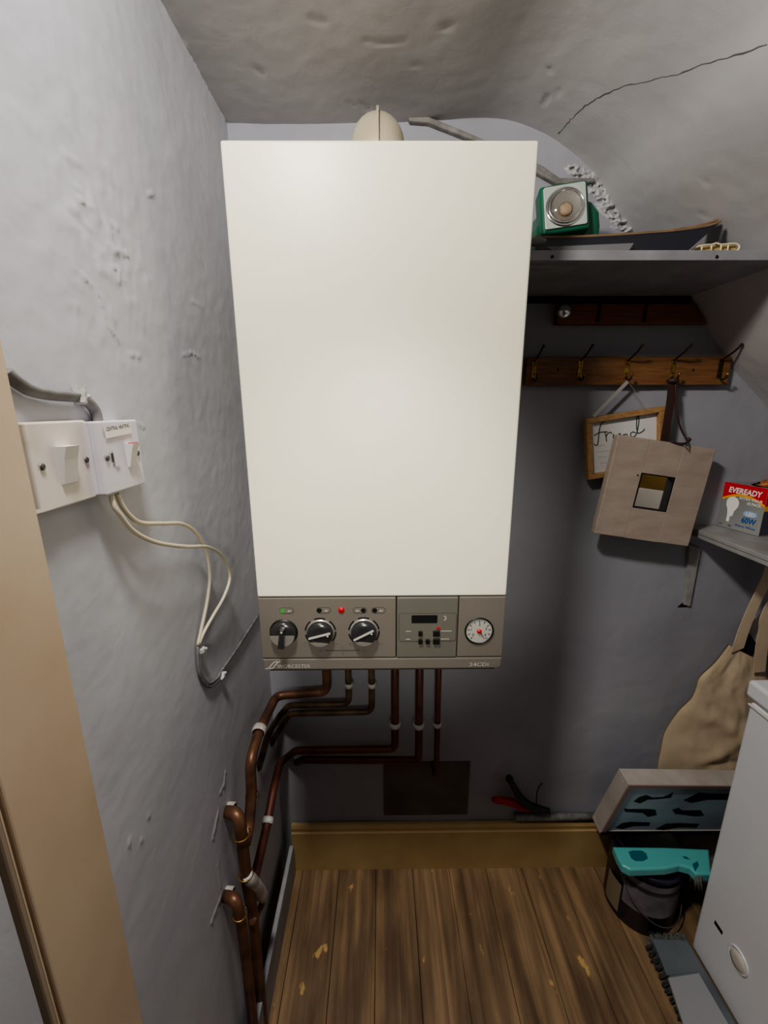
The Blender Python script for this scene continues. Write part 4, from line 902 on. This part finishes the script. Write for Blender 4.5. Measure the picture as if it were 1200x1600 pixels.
lid = MB().lathe([(0, 0), (.082, 0), (.086, .006), (.086, .016), (.080, .018), (.074, .012), (0, .012)], Matrix.Translation((.772, .948, TH+.001)), 40).build('shade_gap_disc', K['black'])  # black disc added to fill the gap where only shade lies
tag(lid, 'added black disc standing in for the shaded gap under the picture frame', 'lid')
zt = TH+.0415
br_ = thing('hand_brush', 'turquoise hand brush with a hanging hole lying on the paint tin', 'brush', at(1030, 1345, z=zt))
ol = [(958, 1322), (1040, 1323), (1108, 1326), (1112, 1366), (1088, 1366), (1078, 1356), (1062, 1352), (1040, 1357), (985, 1359), (972, 1352), (964, 1338)]
pp = [at(px, py, z=zt) for px, py in ol]
b = MB(); b.prism([(p.x, p.y) for p in pp], .022, Matrix.Translation((0, 0, zt-.022)), .006, 4); hb = b.build('handle', K['teal'], br_)
hc_ = [at(px, py, z=zt) for px, py in [(982, 1331), (990, 1329), (1003, 1329.5), (1010, 1334), (1012, 1342), (1005, 1345.5), (993, 1345.5), (986, 1341)]]
MB().prism([(p.x, p.y) for p in hc_], .0012, Matrix.Translation((0, 0, zt-.0004))).build('hanging_hole', K['teald'], hb)
for pts in ([(1066, 1338), (1073, 1339), (1078, 1343), (1070, 1342)], [(1082, 1350), (1090, 1346), (1092, 1352), (1086, 1362)]):
    q = [at(px, py, z=zt) for px, py in pts]; MB().prism([(p.x, p.y) for p in q], .0012, Matrix.Translation((0, 0, zt-.0004))).build('slot', K['teald'], hb)
b = MB(); c_ = at(1092, 1366, y=.842)
for i in range(60):
    p = c_+V((random.uniform(-.012, .008), random.uniform(-.008, .012), random.uniform(-.002, .004))); b.tube([p, p+V((random.gauss(0, .003), random.gauss(-.004, .003), -.034))], .0014, 5)
o = b.build('bristles', K['gbristle'], br_); o['kind'] = 'stuff'

bm_ = thing('broom_head', 'grey broom head with dark tufts along its edge beside the freezer', 'broom head', (.78, .7, 0))
e0, e1, e2, e3 = at(1008, 1462, z=.03), at(1052, 1608, z=.03), at(1150, 1608, z=.03), at(1078, 1462, z=.03)
xl0, xl1 = e0.x, e1.x
def bl(t_): return V((.735, .85-(.34)*t_, 0))
b = MB(); b.prism([(.738, .832), (.835, .828), (.838, .50), (.722, .50)], .030, I4, .006, 3); b.build('block', K['greyplas'], bm_)
q = [at(px, py, z=.034) for px, py in [(1044, 1527), (1092, 1520), (1142, 1606), (1070, 1606)]]
b = MB(); b.prism([(p.x, p.y) for p in q], .008, Matrix.Translation((0, 0, .026)), .0015); b.build('cover_plate', K['ltgrey'], bm_)
q = [at(px, py, z=.031) for px, py in [(1020, 1468), (1064, 1468), (1092, 1518), (1042, 1524)]]
b = MB(); b.prism([(p.x, p.y) for p in q], .003, Matrix.Translation((0, 0, .0285)), .001); b.build('recess', K['greyplas'], bm_)
b = MB()
for i in range(22):
    t_ = i/21; p = V((.738-.016*t_, .822-.32*t_, .020))
    for j in range(5): b.tube([p+V((.004, random.uniform(-.003, .003), random.uniform(-.004, .004))), p+V((-.019+random.gauss(0, .0015), random.uniform(-.0045, .0045), -.010+random.uniform(-.004, .006)))], .0019, 5)
b.build('tufts', K['bristle'], bm_)
b = MB()
for i in range(150):
    p = V((random.uniform(.735, .835), .826, random.uniform(.006, .028))); b.tube([p, p+V((random.gauss(0, .004), .016+random.gauss(0, .003), random.gauss(.003, .004)))], .0012, 4)
o = b.build('bristles', K['gbristle'], bm_); o['kind'] = 'stuff'

yq = YB-.022
tl = thing('hand_tool', 'hand tool with one red and one dark grip resting on the skirting', 'hand tool', V((at(820, 1265, y=yq).x, yq, .176)))
q = [at(px, py, y=yq) for px, py in [(768, 1250), (776, 1250), (800, 1254), (815, 1262), (830, 1266)]]
MB().tube(spline(q, 4), [.004, .006, .007, .0085, .0095, .0105, .011, .0115, .0115, .011, .0105, .010, .009, .008, .007, .006, .006][:len(spline(q, 4))], 10, .6).build('red_grip', K['toolred'], tl)
q = [at(px, py, y=yq-.006) for px, py in [(796, 1218), (803, 1230), (812, 1245), (826, 1258), (842, 1264), (858, 1267)]]
n_ = len(spline(q, 4)); MB().tube(spline(q, 4), [.0085+.004*math.sin(PI*i/(n_-1)) for i in range(n_)], 12, .7).build('dark_grip', K['toolblk'], tl)
MB().lathe([(0, -.009), (.010, -.006), (.0115, 0), (.010, .006), (0, .009)], Matrix.Translation(at(796, 1217, y=yq-.006)), 14).build('grip_end', K['toolblk'], tl)
q = [at(px, py, y=yq-.004) for px, py in [(838, 1257), (839, 1240), (843, 1228), (848, 1224)]]
MB().tube(spline(q, 4), .0018, 6).build('wire_spring', K['toolblk'], tl)

# ------------------------------------------------------------------ light
SPOTE = 31
def lamp(name, kind, loc, e, col, size, falloff=None):
    l = bpy.data.lights.new(name, kind); l.color = col; l.energy = e
    if kind == 'POINT': l.shadow_soft_size = size
    o = bpy.data.objects.new(name, l); COL.objects.link(o); o.location = loc
    if falloff:
        l.use_nodes = True; nt = l.node_tree; f = nt.nodes.new('ShaderNodeLightFalloff'); f.inputs['Strength'].default_value = 1.0
        nt.links.new(f.outputs[falloff], nt.nodes['Emission'].inputs['Strength'])
    return o
lamp('ceiling_bulb', 'POINT', (-.165, .29, H+.56), 36, (1, .965, .905), .06, 'Linear')
sp = lamp('boiler_fill', 'SPOT', (.0, -.45, H+.12), SPOTE, (1, .97, .9), .05)  # added fill spot behind the camera to brighten the boiler, no real lamp there
sp.data.shadow_soft_size = .06; sp.data.spot_size = math.radians(40); sp.data.spot_blend = .9
sp.rotation_euler = (V((0, YF, H-.24))-sp.location).to_track_quat('-Z', 'Y').to_euler()
W = bpy.data.worlds.new('room ambience'); SC.world = W; W.use_nodes = True
W.node_tree.nodes['Background'].inputs[0].default_value = (.95, .93, 1, 1); W.node_tree.nodes['Background'].inputs[1].default_value = .03
SC.view_settings.view_transform = 'AgX'; SC.view_settings.look = 'AgX - Medium High Contrast'; SC.view_settings.exposure = 0
SC.cycles.max_bounces = 8
